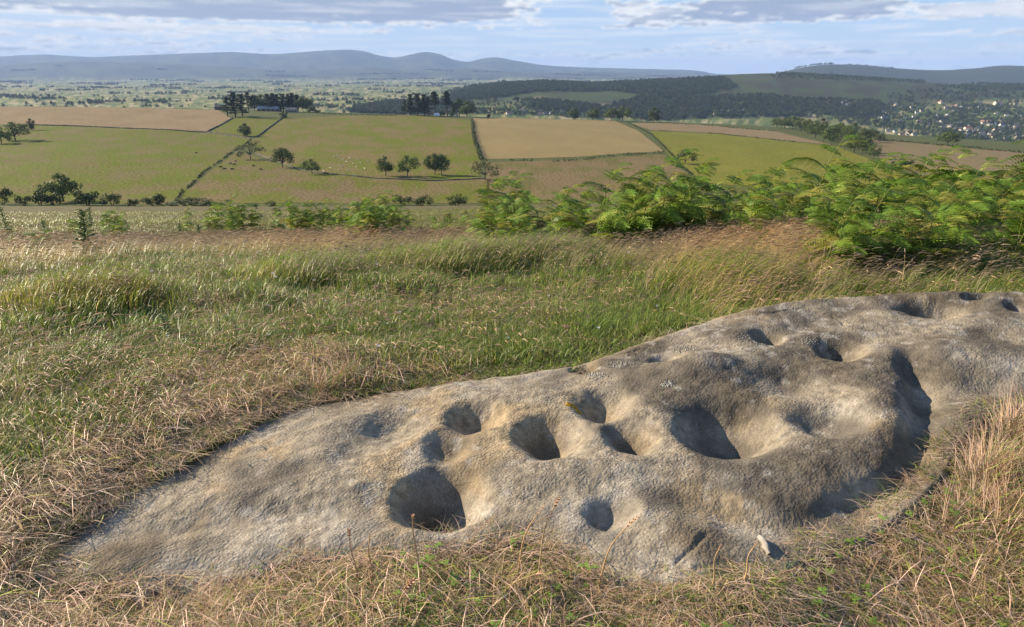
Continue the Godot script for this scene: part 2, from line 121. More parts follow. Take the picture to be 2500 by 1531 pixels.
const ROCK_SWELLS := [   # x, f, half width, half length, rise
	[0.694, 2.413, 0.18, 0.085, 0.06],
	[1.016, 2.29, 0.13, 0.1, -0.055],
	[1.645, 2.438, 0.2, 0.12, 0.045],
	[1.683, 2.183, 0.16, 0.08, -0.05],
	[0.253, 1.843, 0.2, 0.05, 0.012],
	[0.353, 1.604, 0.18, 0.06, 0.018],
	[-0.281, 1.571, 0.3, 0.05, 0.015],
	[-0.79, 1.796, 0.2, 0.07, 0.012],
	[-0.793, 2.131, 0.25, 0.06, 0.008],
	[-0.942, 1.651, 0.3, 0.05, -0.01],
	[-0.589, 1.705, 0.14, 0.06, -0.02],
	[0.097, 1.73, 0.12, 0.07, -0.012],
	[0, 2.507, 0.2, 0.06, 0.01],
	[1.284, 2.156, 0.09, 0.14, 0.02],
	[0.491, 2.094, 0.1, 0.1, 0.02],
	[1.517, 2.119, 0.12, 0.07, -0.02],
	[1.287, 2.249, 0.08, 0.09, -0.015],
	[0.421, 1.937, 0.1, 0.05, -0.015],
	[0.107, 1.974, 0.12, 0.04, 0.015],
	[-0.094, 1.983, 0.1, 0.05, -0.012],
	[-0.169, 1.899, 0.12, 0.05, 0.012],
	[-0.587, 2.185, 0.12, 0.07, 0.012],
	[1.24, 2.768, 0.14, 0.05, -0.02],
	[1.635, 2.857, 0.1, 0.06, 0.02],
	[0.958, 2.712, 0.12, 0.06, 0.02],
	[1.926, 2.562, 0.12, 0.08, -0.03],
	[0.441, 1.539, 0.14, 0.06, 0.015]]
const CRACKS := [[Vector2(0.507, 1.528), Vector2(0.482, 1.484), Vector2(0.428, 1.447)], [Vector2(1.141, 2.945), Vector2(1.34, 2.981), Vector2(1.441, 2.908), Vector2(1.444, 2.792)], [Vector2(0.626, 1.434), Vector2(0.535, 1.441), Vector2(0.467, 1.424)], [Vector2(0.375, 2.624), Vector2(0.532, 2.653)], [Vector2(1.155, 2.777), Vector2(1.236, 2.714), Vector2(1.343, 2.721)]]
const CLOUDS := [   # degrees: bearing, height, half width, reach up, reach down; how much more cloud
	[-29.534, 4.329, 13.385, 2.606, 0.513, 0.95, 0],
	[-14.303, 4.329, 10.59, 2.606, 0.57, 0.95, 0],
	[-3.889, 4.474, 3.889, 1.726, 0.513, 0.6, 0],
	[18.775, 4.185, 8.38, 2.018, 0.513, 0.7, 0],
	[9.962, 4.618, 2.919, 0.857, 0.427, 0.3, 0.5],
	[31.462, 3.982, 2.595, 0.57, 0.342, 0.8, 1],
	[35.09, 4.185, 1.947, 1.03, 0.513, 1, 1],
	[-25.715, 3.281, 13.385, 0.256, 0.284, 0.55, 1],
	[4.858, 4.329, 2.595, 1.435, 0.857, -0.8, 0],
	[30.024, 5.19, 3.889, 0.628, 0.57, -0.8, 0],
	[1.623, 2.573, 13.385, 0.857, 0.857, -0.5, 0],
	[31.932, 2.721, 4.858, 0.342, 0.399, 0.35, 0],
	[-20.217, 2.424, 15.817, 0.399, 0.399, -0.2, 0]]
const FIELDS := [
	{name = "hay_field", grain = 0.6, share = 0.0, rows = 1.0, colors = [Color(0.33, 0.245, 0.14), Color(0.37, 0.28, 0.165)],
		points = [Vector2(-1019.229, 1181.772), Vector2(-880.137, 1225.523), Vector2(-704.616, 1225.942), Vector2(-501.213, 1209.803), Vector2(-400.483, 1011.829), Vector2(-355.86, 821.811), Vector2(-415.167, 841.14), Vector2(-534.524, 878.02), Vector2(-611.125, 901.576), Vector2(-797.777, 918.186)]},
	{name = "pasture", grain = 1.0, share = 0.12, rows = 1.0, colors = [Color(0.172, 0.208, 0.024), Color(0.225, 0.19, 0.08)],
		points = [Vector2(-782.836, 900.475), Vector2(-599.812, 884.38), Vector2(-473.008, 858.105), Vector2(-349.58, 806.847), Vector2(-276.329, 742.464), Vector2(-248.386, 627.657), Vector2(-202.363, 455.435), Vector2(-171.5, 353.557), Vector2(-156.318, 311.256), Vector2(-285.101, 316.011)]},
	{name = "pasture", grain = 1.0, share = 0.2, rows = 1.0, colors = [Color(0.175, 0.212, 0.024), Color(0.22, 0.2, 0.08)],
		points = [Vector2(-393.367, 997.843), Vector2(-389.397, 1037.387), Vector2(-336.64, 1040.774), Vector2(-280.13, 769.218), Vector2(-350.63, 817.258)]},
	{name = "pasture", grain = 0.8, share = -0.05, rows = 1.0, colors = [Color(0.175, 0.212, 0.024), Color(0.25, 0.2, 0.085)],
		points = [Vector2(-330.735, 1025.795), Vector2(-251.292, 1116.619), Vector2(-170.946, 1185.204), Vector2(-64.749, 1098.199), Vector2(-45.112, 790.627), Vector2(-25.328, 550.871), Vector2(-20.535, 431.913), Vector2(-47.812, 423.104), Vector2(-90.039, 433.047), Vector2(-141.997, 472.183), Vector2(-221.165, 599.773), Vector2(-272.472, 734.123), Vector2(-275.647, 765.333)]},
	{name = "pasture", grain = 1.0, share = -0.05, rows = 1.0, colors = [Color(0.172, 0.2, 0.028), Color(0.25, 0.19, 0.1)],
		points = [Vector2(-241.117, 611.539), Vector2(-140.295, 464.421), Vector2(-88.831, 426.983), Vector2(-47.188, 417.333), Vector2(-12.718, 427.846), Vector2(-12.078, 308.943), Vector2(-113.1, 308.207), Vector2(-155.476, 315.367), Vector2(-173.792, 362.212)]},
	{name = "hay_field", grain = 0.5, share = 0.0, rows = 3.0, colors = [Color(0.35, 0.275, 0.13), Color(0.38, 0.3, 0.145)],
		points = [Vector2(-66.901, 1182.133), Vector2(34.858, 1206.57), Vector2(174.024, 1203.571), Vector2(168.264, 949.705), Vector2(142.395, 656.058), Vector2(52.094, 590.318), Vector2(-23.359, 566.657), Vector2(-40.521, 790.864)]},
	{name = "pasture", grain = 1.0, share = -0.15, rows = 1.0, colors = [Color(0.18, 0.17, 0.055), Color(0.26, 0.195, 0.105)],
		points = [Vector2(-20.776, 541.938), Vector2(50.168, 567.724), Vector2(136.013, 625.686), Vector2(109.693, 409.693), Vector2(63.128, 300), Vector2(-11.146, 308.856)]},
	{name = "crop_field", grain = 0.4, share = 0.1, rows = 3.0, colors = [Color(0.225, 0.235, 0.038), Color(0.26, 0.255, 0.042)],
		points = [Vector2(184.832, 943.799), Vector2(274.47, 943.358), Vector2(327.793, 837.874), Vector2(361.836, 782.745), Vector2(306.704, 591.5), Vector2(236.488, 397.623), Vector2(174.912, 344.5), Vector2(111.67, 398.937), Vector2(137.315, 598.357)]},
	{name = "hay_field", grain = 0.6, share = 0.0, rows = 1.0, colors = [Color(0.32, 0.235, 0.135), Color(0.33, 0.26, 0.15)],
		points = [Vector2(189.156, 1146.474), Vector2(303.785, 1165.228), Vector2(400.999, 1061.199), Vector2(365.879, 796.839), Vector2(334.169, 854.498), Vector2(280.138, 963.206), Vector2(190.502, 964.536)]},
	{name = "hay_field", grain = 0.6, share = 0.1, rows = 1.0, colors = [Color(0.29, 0.22, 0.125), Color(0.24, 0.215, 0.1)],
		points = [Vector2(495.17, 973.437), Vector2(542.037, 882.556), Vector2(547.892, 746.474), Vector2(582.547, 654.998), Vector2(271.014, 300), Vector2(240.771, 396.886), Vector2(318.814, 601.424)]}]
const MOUNDS := [   # x, f, half width, half length, rise
	[-2.387, 3.68, 0.42, 0.32, 0.1],
	[-2.444, 3.273, 0.3, 0.22, 0.07],
	[-0.792, 2.738, 0.16, 0.12, 0.06],
	[1.382, 4.092, 0.4, 0.3, 0.1],
	[-1.489, 3.725, 0.3, 0.2, 0.06],
	[-0.697, 4.105, 0.3, 0.2, 0.08],
	[-0.455, 4.876, 0.5, 0.3, 0.1],
	[0.164, 5.299, 0.5, 0.4, 0.12],
	[-1.36, 4.437, 0.4, 0.3, 0.09],
	[2.992, 4.395, 0.6, 0.5, 0.15]]
const BRACKEN := [   # x, f, size, turn, kind, label, group
	[-9.782, 22.359, 2.51, -0.49, 0, "bracken in the lone leafy clump left of the middle", "lone bracken clump"],
	[-9.377, 22.428, 2.16, -0.50, 4, "bracken in the lone leafy clump left of the middle", "lone bracken clump"],
	[-10.151, 22.697, 2.55, -0.45, 0, "bracken in the lone leafy clump left of the middle", "lone bracken clump"],
	[-9.854, 23.376, 3.16, 0.09, 4, "bracken in the lone leafy clump left of the middle", "lone bracken clump"],
	[-11.686, 24.069, 1.71, -0.43, 1, "bracken in the lone leafy clump left of the middle", "lone bracken clump"],
	[-9.122, 23.451, 2.08, 0.22, 2, "bracken in the lone leafy clump left of the middle", "lone bracken clump"],
	[-9.454, 23.369, 2.33, -0.52, 0, "bracken in the lone leafy clump left of the middle", "lone bracken clump"],
	[-9.735, 23.696, 1.86, 0.04, 1, "bracken in the lone leafy clump left of the middle", "lone bracken clump"],
	[-9.121, 21.391, 1.67, 0.35, 2, "bracken in the lone leafy clump left of the middle", "lone bracken clump"],
	[-10.26, 22.358, 1.41, -0.24, 1, "bracken in the lone leafy clump left of the middle", "lone bracken clump"],
	[-8.027, 24.086, 3.11, -0.46, 4, "bracken in the clump between the lone clump and the dark bush", "second bracken clump"],
	[-7.546, 24.048, 1.63, -0.01, 2, "bracken in the clump between the lone clump and the dark bush", "second bracken clump"],
	[-6.574, 23.08, 2.76, 0.38, 4, "bracken in the clump between the lone clump and the dark bush", "second bracken clump"],
	[-7.418, 24.174, 2.05, 0.10, 2, "bracken in the clump between the lone clump and the dark bush", "second bracken clump"],
	[-8.131, 23.058, 1.59, -0.52, 3, "bracken in the clump between the lone clump and the dark bush", "second bracken clump"],
	[-7.074, 23.284, 2.02, 0.59, 2, "bracken in the clump between the lone clump and the dark bush", "second bracken clump"],
	[-7.392, 24.079, 1.51, -0.05, 2, "bracken in the clump between the lone clump and the dark bush", "second bracken clump"],
	[-8.115, 24.634, 2.25, -0.34, 0, "bracken in the clump between the lone clump and the dark bush", "second bracken clump"],
	[-7.777, 24.135, 1.22, -0.06, 3, "bracken in the clump between the lone clump and the dark bush", "second bracken clump"],
	[-1.574, 8.085, 1.08, 0.44, 1, "bracken in the dark dense bush near the middle of the brow", "dark bracken bush"],
	[-1.981, 8.559, 1.03, -0.42, 3, "bracken in the dark dense bush near the middle of the brow", "dark bracken bush"],
	[-1.831, 8.869, 1.10, -0.59, 1, "bracken in the dark dense bush near the middle of the brow", "dark bracken bush"],
	[-1.92, 8.68, 0.97, -0.16, 1, "bracken in the dark dense bush near the middle of the brow", "dark bracken bush"],
	[-1.965, 8.214, 1.04, 0.02, 1, "bracken in the dark dense bush near the middle of the brow", "dark bracken bush"],
	[-2.462, 9.823, 1.53, -0.12, 4, "bracken in the dark dense bush near the middle of the brow", "dark bracken bush"],
	[-2.371, 9.538, 0.74, -0.52, 3, "bracken in the dark dense bush near the middle of the brow", "dark bracken bush"],
	[-1.923, 8.564, 0.99, 0.08, 0, "bracken in the dark dense bush near the middle of the brow", "dark bracken bush"],
	[-1.764, 8.175, 1.09, -0.52, 2, "bracken in the dark dense bush near the middle of the brow", "dark bracken bush"],
	[-1.793, 8.059, 1.07, -0.03, 2, "bracken in the dark dense bush near the middle of the brow", "dark bracken bush"],
	[-1.889, 9.079, 1.10, -0.04, 3, "bracken in the dark dense bush near the middle of the brow", "dark bracken bush"],
	[-2.223, 9.406, 1.33, -0.03, 2, "bracken in the dark dense bush near the middle of the brow", "dark bracken bush"],
	[-1.815, 7.998, 1.01, 0.54, 4, "bracken in the dark dense bush near the middle of the brow", "dark bracken bush"],
	[-4.842, 25.925, 2.00, -0.24, 0, "bracken in the low group right of the dark bush", "low bracken group"],
	[-4.59, 25.716, 1.93, -0.29, 0, "bracken in the low group right of the dark bush", "low bracken group"],
	[-4.699, 25.526, 2.05, 0.00, 4, "bracken in the low group right of the dark bush", "low bracken group"],
	[-4.325, 25.674, 2.32, 0.58, 4, "bracken in the low group right of the dark bush", "low bracken group"],
	[-3.967, 25.297, 1.21, -0.01, 1, "bracken in the low group right of the dark bush", "low bracken group"],
	[-5.22, 25.696, 2.01, -0.03, 0, "bracken in the low group right of the dark bush", "low bracken group"],
	[-1.963, 16.155, 1.10, -0.16, 2, "little bracken frond alone in the tan grass right of the dark bush", ""],
	[-0.504, 14.585, 1.20, -0.19, 1, "bracken at the left end of the big thicket", "thicket's left end"],
	[-1.433, 14.103, 1.44, 0.18, 0, "bracken at the left end of the big thicket", "thicket's left end"],
	[-0.675, 13.471, 1.61, -0.46, 0, "bracken at the left end of the big thicket", "thicket's left end"],
	[-1.105, 14.837, 1.20, 0.16, 1, "bracken at the left end of the big thicket", "thicket's left end"],
	[-0.578, 14.895, 1.04, 0.29, 3, "bracken at the left end of the big thicket", "thicket's left end"],
	[-0.615, 13.084, 1.12, 0.49, 0, "bracken at the left end of the big thicket", "thicket's left end"],
	[-0.678, 13.459, 1.18, 0.12, 1, "bracken at the left end of the big thicket", "thicket's left end"],
	[-13.069, 19.905, 1.72, -0.58, 4, "bracken among the thistles on the left brow", "bracken among thistles"],
	[-9.459, 15.889, 1.47, 0.52, 0, "bracken among the thistles on the left brow", "bracken among thistles"],
	[-10.719, 16.581, 0.95, -0.34, 1, "bracken among the thistles on the left brow", "bracken among thistles"],
	[-10.101, 17.275, 1.66, 0.05, 4, "bracken among the thistles on the left brow", "bracken among thistles"],
	[-9.895, 16.5, 1.12, 0.38, 3, "bracken among the thistles on the left brow", "bracken among thistles"],
	[-10.693, 17.512, 1.52, -0.42, 4, "bracken among the thistles on the left brow", "bracken among thistles"],
	[-10.915, 16.782, 1.35, 0.36, 4, "bracken among the thistles on the left brow", "bracken among thistles"],
	[-12.013, 19.814, 1.32, -0.46, 3, "bracken among the thistles on the left brow", "bracken among thistles"],
	[-5.302, 7.549, 0.47, -0.47, 3, "yellowish bracken low near the left edge of the picture", "bracken at the left edge"],
	[-5.406, 7.552, 0.42, -0.55, 1, "yellowish bracken low near the left edge of the picture", "bracken at the left edge"],
	[-5.865, 8.261, 0.64, 0.14, 0, "yellowish bracken low near the left edge of the picture", "bracken at the left edge"],
	[-5.449, 7.623, 0.60, -0.27, 4, "yellowish bracken low near the left edge of the picture", "bracken at the left edge"],
	[-5.845, 7.747, 0.55, 0.45, 1, "yellowish bracken low near the left edge of the picture", "bracken at the left edge"],
	[-5.157, 7.093, 0.61, 0.47, 2, "yellowish bracken low near the left edge of the picture", "bracken at the left edge"],
	[-5.585, 7.76, 0.42, -0.51, 3, "yellowish bracken low near the left edge of the picture", "bracken at the left edge"],
	[-7.243, 27.664, 1.64, -0.24, 0, "bracken rising just left of the dark bush", "bracken left of the dark bush"],
	[-6.919, 26.634, 1.35, 0.46, 2, "bracken rising just left of the dark bush", "bracken left of the dark bush"],
	[-6.921, 26.593, 1.65, -0.49, 1, "bracken rising just left of the dark bush", "bracken left of the dark bush"],
	[-7.278, 27.08, 1.26, -0.08, 1, "bracken rising just left of the dark bush", "bracken left of the dark bush"],
	[-7.609, 27.34, 1.60, -0.17, 2, "bracken rising just left of the dark bush", "bracken left of the dark bush"],
	[-7.287, 27.539, 1.26, -0.58, 3, "bracken rising just left of the dark bush", "bracken left of the dark bush"]]
const STRAW_TUSSOCKS := [   # x, f, spread, how many, size
	[1.419, 1.73, 0.1, 34, 1],
	[1.658, 1.967, 0.1, 36, 1.1],
	[1.392, 1.572, 0.12, 30, 1],
	[1.192, 1.374, 0.08, 10, 0.7],
	[-0.719, 2.535, 0.1, 16, 0.9],
	[-0.78, 1.37, 0.12, 18, 0.6],
	[-0.954, 1.356, 0.12, 14, 0.6],
	[-1.321, 1.542, 0.1, 12, 0.7]]
const THICKET_ROWS := [   # f from, to; x / f from, to; how many; size; label; group
	[4.0, 5.6, 0.44, 1.02, 110, 0.78, "bracken frond in the front rank of the thicket behind the rock", "bracken thicket, front rank"],
	[5.4, 8.2, 0.20, 0.98, 110, 1.12, "bracken frond in the middle of the thicket behind the rock", "bracken thicket, middle"],
	[5.8, 8.4, -0.05, 0.30, 65, 1.1, "bracken frond in the left arm of the thicket, behind the rock's middle", "bracken thicket, left arm"],
	[8.2, 13.0, 0.05, 0.95, 45, 1.25, "bracken frond at the back of the thicket, against the fields", "bracken thicket, back"]]
const THISTLES := [   # x, f, size, kind, label
	[-13.752, 18.321, 1.64, 1, "tall thistle at the left edge of the brow"],
	[-10.19, 14.688, 1.32, 0, "thistle second from the left edge of the brow"],
	[-16.916, 27.097, 1.64, 1, "tallest thistle on the left brow, dark against the meadow"],
	[-11.645, 18.1, 1.32, 2, "short thistle at the foot of the tallest one"],
	[-13.708, 24.001, 1.32, 0, "thistle with bracken behind it on the left brow"],
	[-3.778, 5.897, 1.14, 0, "thistle lower down the slope below the left brow"],
	[-8.117, 16.456, 1.32, 2, "thistle left of the lone bracken clump"],
	[-5.223, 11.17, 1.14, 2, "thistle below the lone bracken clump, on its left"],
	[-1.655, 3.078, 0.45, 2, "low spiny thistle in the green turf beside the tussock"],
	[-5.78, 15.722, 1.14, 2, "thistle between the two left bracken clumps"]]
const STALKS := [   # x, f, height, lean, head length, head radius, label
	[-0.243, 1.441, 0.16, 0, 0.012, 0.002, "straight dry stalk with a blunt tip before the largest cup mark"],
	[-0.403, 1.441, 0.13, 0, 0.035, 0.002, "dry stalk with a rusty spike left of the largest cup mark"],
	[0.011, 1.441, 0.17, 0.05, 0.05, 0.001, "thin stalk leaning right, second before the plain lower rock"],
	[0.063, 1.425, 0.2, 0.04, 0.04, 0.002, "stalk with a plump tan head above the lower rim of the rock"],
	[0.218, 1.41, 0.16, 0.06, 0.05, 0.002, "branching rusty stalk leaning over the lower right cup mark"],
	[-0.273, 1.299, 0.1, 0.03, 0.045, 0.004, "fat pale barley-like seed head low in the middle foreground"],
	[-0.188, 1.242, 0.05, 0.07, 0.06, 0.004, "fat pale seed head lying along the bottom edge of the picture"],
	[-0.031, 1.381, 0.08, 0.09, 0.02, 0.002, "bent stalk lying to the right over the rock's lower edge"],
	[0.491, 1.367, 0.1, 0, 0.03, 0.001, "left one of two red upright stalks before the lower right rock"],
	[0.574, 1.381, 0.09, 0.005, 0.03, 0.001, "right one of two red upright stalks before the lower right rock"],
	[1.332, 1.554, 0.16, 0.05, 0.05, 0.002, "red-tipped stalk arching above the tussock at the right edge"],
	[-0.364, 1.441, 0.12, 0.01, 0.03, 0.001, "short dry stalk right of the rusty spike"]]
const TREES := [   # x, f, height, breadth, kind, label, group, name
	[-292.293, 771.893, 14.39, 17.388, 9, "small round tree where two field walls meet below the farm", "", "broadleaf_tree"],
	[-204.878, 545.312, 14.772, 18.35, 3, "spreading thin-leaved tree, leftmost of the row along the bank", "", "broadleaf_tree"],
	[-162.049, 489.491, 14.469, 14.79, 2, "dense tree second along the bank, nearest its shadow", "", "broadleaf_tree"],
	[-130.322, 450.331, 10.148, 11.75, 1, "small tree with visible trunk, right end of the left bank row", "", "broadleaf_tree"],
	[-80.471, 440.061, 13.063, 11.757, 0, "narrow tree, left of the three standing together in mid pasture", "", "broadleaf_tree"],
	[-66.748, 440.882, 13.873, 12.564, 1, "stout-trunked tree, middle of the three standing together in mid pasture", "", "broadleaf_tree"],
	[-50.298, 450.979, 14.18, 13.08, 2, "left stem of the paired trees, right of the three in mid pasture", "", "broadleaf_tree"],
	[-46.039, 451.192, 13.919, 10.707, 1, "right stem of the paired trees, right of the three in mid pasture", "", "broadleaf_tree"],
	[-16.562, 421.829, 12.547, 14.817, 3, "pale thin-leaved tree at the lower corner of the tan hay field", "", "broadleaf_tree"],
	[135.492, 543.952, 11.88, 16.41, 2, "lone dark tree at the edge of the yellow crop field", "", "broadleaf_tree"],
	[-489.549, 691.879, 18.58, 26.659, 1, "broad tree at the far left among the pastures", "", "broadleaf_tree"],
	[-560.024, 822.578, 14.335, 10.194, 9, "slim small tree beside the broad tree at the far left", "", "broadleaf_tree"],
	[-478.778, 657.182, 11.528, 17.078, 2, "tree cut by the left edge of the picture", "", "broadleaf_tree"],
	[107.243, 1220.607, 19.755, 24.459, 9, "first of the round trees on the crest above the tan field, from the left", "", "broadleaf_tree"],
	[139.314, 1223.19, 19.801, 26.519, 0, "second of the round trees on the crest above the tan field, from the left", "", "broadleaf_tree"],
	[168.731, 1200.575, 20.831, 30.861, 2, "left half of the wide tree group on the crest above the tan field", "", "broadleaf_tree"],
	[189.611, 1214.227, 25.281, 30.899, 1, "right half of the wide tree group on the crest above the tan field", "", "broadleaf_tree"],
	[239.451, 1195.897, 24.914, 25.837, 9, "squarish tree standing alone on the crest right of the tan field", "", "broadleaf_tree"],
	[-38.966, 1204.933, 9.046, 8.907, 7, "single low bush on the crest right of the pine clump", "", "hawthorn_bush"],
	[-230.231, 308.02, 9.732, 5.61, 8, "dark bush cut by the left edge in the hollow", "", "hawthorn_bush"],
	[-215.385, 300.571, 5.656, 4.382, 8, "low bush second from the left in the hollow", "", "hawthorn_bush"],
	[-211.427, 304.902, 8.718, 8.442, 7, "dark thorn bush third from the left in the hollow", "", "hawthorn_bush"],
	[-207.172, 306.814, 7.847, 6.795, 7, "thorn bush just left of the tall round tree in the hollow", "", "hawthorn_bush"],
	[-189.241, 303.757, 9.599, 9.084, 7, "large dark bush right of the tall round tree in the hollow", "", "hawthorn_bush"],
	[-179.307, 305.583, 6.437, 6.233, 8, "wide low thorn bush right of the large dark one in the hollow", "", "hawthorn_bush"],
	[-168.112, 302.914, 4.558, 5.368, 7, "small round bush alone in the hollow", "", "hawthorn_bush"],
	[-159.939, 302.63, 5.465, 5.513, 8, "greyish low bush in the hollow, left of the wall foot", "", "hawthorn_bush"],
	[-158.168, 307.092, 7.391, 5.1, 7, "upright bush beside the greyish one in the hollow", "", "hawthorn_bush"],
	[-142.229, 297.099, 4.025, 10.828, 8, "low dark scrub at the foot of the field wall", "", "hawthorn_bush"],
	[-134.065, 296.847, 3.128, 6.492, 8, "low scrub right of the wall foot", "", "hawthorn_bush"],
	[-101.489, 287.927, 2.819, 3.78, 8, "low bush just over the brow, left of the middle", "", "hawthorn_bush"],
	[-108.311, 285.277, 2.579, 4.745, 7, "tiny bush just over the brow near the green track", "", "hawthorn_bush"],
	[-47.505, 297.757, 5.378, 6.076, 8, "left half of the dark thicket just over the brow in the middle", "", "hawthorn_bush"],
	[-39.091, 295.078, 4.886, 6.023, 8, "right half of the dark thicket just over the brow in the middle", "", "hawthorn_bush"],
	[-23.725, 291.789, 4.833, 7.446, 8, "long dark bush just over the brow, right of the middle thicket", "", "hawthorn_bush"],
	[-212.046, 322.286, 13.943, 16.46, 0, "tall round tree rising above the thorn bushes in the hollow", "", "broadleaf_tree"],
	[-419.456, 1047.016, 27.803, 43.651, 4, "dark conifer in the shelter belt round the farm barn", "trees round the farm", "pine_tree"],
	[-406.035, 1041.847, 34.889, 54.685, 5, "dark conifer in the shelter belt round the farm barn", "trees round the farm", "pine_tree"],
	[-402.163, 1058.973, 31.782, 55.563, 5, "dark conifer in the shelter belt round the farm barn", "trees round the farm", "pine_tree"],
	[-446.203, 1205.541, 30.533, 50.118, 4, "dark conifer in the shelter belt round the farm barn", "trees round the farm", "pine_tree"],
	[-438.292, 1212.452, 25.125, 50.758, 5, "dark conifer in the shelter belt round the farm barn", "trees round the farm", "pine_tree"],
	[-429.638, 1223.582, 28.173, 29.934, 0, "leafy tree among the conifers left of the barn roof", "trees round the farm", "broadleaf_tree"],
	[-413.924, 1208.321, 27.827, 50.243, 4, "dark conifer in the shelter belt round the farm barn", "trees round the farm", "pine_tree"],
	[-407.17, 1215.154, 29.383, 55.12, 5, "dark conifer in the shelter belt round the farm barn", "trees round the farm", "pine_tree"],
	[-401.464, 1223.347, 28.173, 46.955, 4, "dark conifer in the shelter belt round the farm barn", "trees round the farm", "pine_tree"],
	[-387.671, 1206.493, 29.18, 54.738, 5, "dark conifer in the shelter belt round the farm barn", "trees round the farm", "pine_tree"],
	[-381.277, 1212.676, 29.329, 50.434, 4, "dark conifer in the shelter belt round the farm barn", "trees round the farm", "pine_tree"],
	[-375.266, 1220.377, 30.921, 55.368, 5, "dark conifer in the shelter belt round the farm barn", "trees round the farm", "pine_tree"],
	[-370.509, 1232.605, 28.391, 47.319, 4, "dark conifer in the shelter belt round the farm barn", "trees round the farm", "pine_tree"],
	[-355.576, 1210.531, 26.494, 23.24, 2, "leafy tree at the right end of the farm shelter belt, taller", "trees round the farm", "broadleaf_tree"],
	[-349.373, 1218.076, 23.853, 20.267, 2, "leafy tree at the right end of the farm shelter belt, shorter", "trees round the farm", "broadleaf_tree"],
	[-332.888, 1186.364, 15.038, 12.03, 7, "low bush right of the farm shelter belt", "trees round the farm", "hawthorn_bush"],
	[-321.533, 1177.102, 8.14, 10.853, 7, "smallest bush right of the farm shelter belt", "trees round the farm", "hawthorn_bush"],
	[-332.554, 1033.485, 10.747, 15.921, 9, "small tree before the farm where two walls meet", "", "broadleaf_tree"],
	[-180.671, 1195.483, 24.825, 42.141, 4, "dark pine at the left end of the crest clump", "pines on the crest", "pine_tree"],
	[-169.108, 1186.697, 34.232, 53.942, 5, "dense dark pine second from the left in the crest clump", "pines on the crest", "pine_tree"],
	[-158.661, 1195.686, 35.871, 62.712, 5, "dense dark pine third from the left in the crest clump", "pines on the crest", "pine_tree"],
	[-148.824, 1205.404, 34.772, 59.007, 5, "dense dark pine fourth from the left in the crest clump", "pines on the crest", "pine_tree"],
	[-142.723, 1212.658, 30.783, 46.642, 4, "pine left of the white tent on the crest", "pines on the crest", "pine_tree"],
	[-133.496, 1230.79, 39.765, 65.936, 6, "tall open pine above the white tent", "pines on the crest", "pine_tree"],
	[-120.409, 1213.169, 12.601, 10.081, 7, "small bush between the two open pines", "pines on the crest", "hawthorn_bush"],
	[-111.993, 1228.356, 41.111, 60.756, 6, "tallest thin pine right of the white tent", "pines on the crest", "pine_tree"],
	[-101.875, 1208.997, 11.164, 11.164, 7, "small bush right of the thin pine", "pines on the crest", "hawthorn_bush"],
	[-90.577, 1226.079, 29.721, 26.733, 2, "broad dark tree near the right end of the crest clump", "pines on the crest", "broadleaf_tree"],
	[-75.725, 1192.317, 26.16, 30.979, 0, "broad tree at the right end of the crest clump", "pines on the crest", "broadleaf_tree"],
	[447.99, 1193.556, 16.618, 21.542, 2, "round-topped tree in the wood beside the yellow field", "wood beside the yellow field", "broadleaf_tree"],
	[452.181, 1171.442, 19.039, 25.499, 0, "round-topped tree in the wood beside the yellow field", "wood beside the yellow field", "broadleaf_tree"],
	[462.332, 1162.324, 21.598, 22.498, 2, "round-topped tree in the wood beside the yellow field", "wood beside the yellow field", "broadleaf_tree"],
	[448.628, 1094.621, 21.636, 23.863, 0, "round-topped tree in the wood beside the yellow field", "wood beside the yellow field", "broadleaf_tree"],
	[444.378, 1057.912, 22.157, 20.516, 2, "round-topped tree in the wood beside the yellow field", "wood beside the yellow field", "broadleaf_tree"],
	[401.45, 930.329, 21.7, 24.413, 0, "round-topped tree in the wood beside the yellow field", "wood beside the yellow field", "broadleaf_tree"],
	[380.292, 856.789, 22.017, 22.239, 2, "round-topped tree in the wood beside the yellow field", "wood beside the yellow field", "broadleaf_tree"],
	[362.983, 795.599, 21.407, 24.432, 0, "round-topped tree in the wood beside the yellow field", "wood beside the yellow field", "broadleaf_tree"],
	[406.785, 870.653, 22.373, 22.599, 2, "round-topped tree in the wood beside the yellow field", "wood beside the yellow field", "broadleaf_tree"],
	[394.344, 822.491, 22.122, 17.313, 1, "round-topped tree in the wood beside the yellow field", "wood beside the yellow field", "broadleaf_tree"],
	[347.977, 731.242, 17.142, 16.325, 3, "paler tree near the lower end of the wood beside the yellow field", "wood beside the yellow field", "broadleaf_tree"],
	[336.177, 685.929, 16.91, 20.13, 0, "round-topped tree in the wood beside the yellow field", "wood beside the yellow field", "broadleaf_tree"],
	[328.702, 655.763, 17.726, 17.127, 2, "round-topped tree in the wood beside the yellow field", "wood beside the yellow field", "broadleaf_tree"],
	[314.287, 605.101, 13.541, 10.69, 1, "separate tree at the lower end of the wood beside the yellow field", "wood beside the yellow field", "broadleaf_tree"],
	[450.907, 903.179, 17.931, 19.923, 2, "round-topped tree in the wood beside the yellow field", "wood beside the yellow field", "broadleaf_tree"],
	[492.446, 1015.597, 20.124, 23.675, 9, "round-topped tree in the wood beside the yellow field", "wood beside the yellow field", "broadleaf_tree"],
	[484.584, 948.997, 15.507, 18.46, 2, "round-topped tree in the wood beside the yellow field", "wood beside the yellow field", "broadleaf_tree"],
	[493.473, 1059.439, 18.505, 27.963, 9, "round-topped tree in the wood beside the yellow field", "wood beside the yellow field", "broadleaf_tree"],
	[498.706, 1136.224, 22.458, 28.183, 9, "round-topped tree in the wood beside the yellow field", "wood beside the yellow field", "broadleaf_tree"],
	[483.996, 923.037, 11.857, 7.375, 8, "round-topped tree in the wood beside the yellow field", "wood beside the yellow field", "hawthorn_bush"],
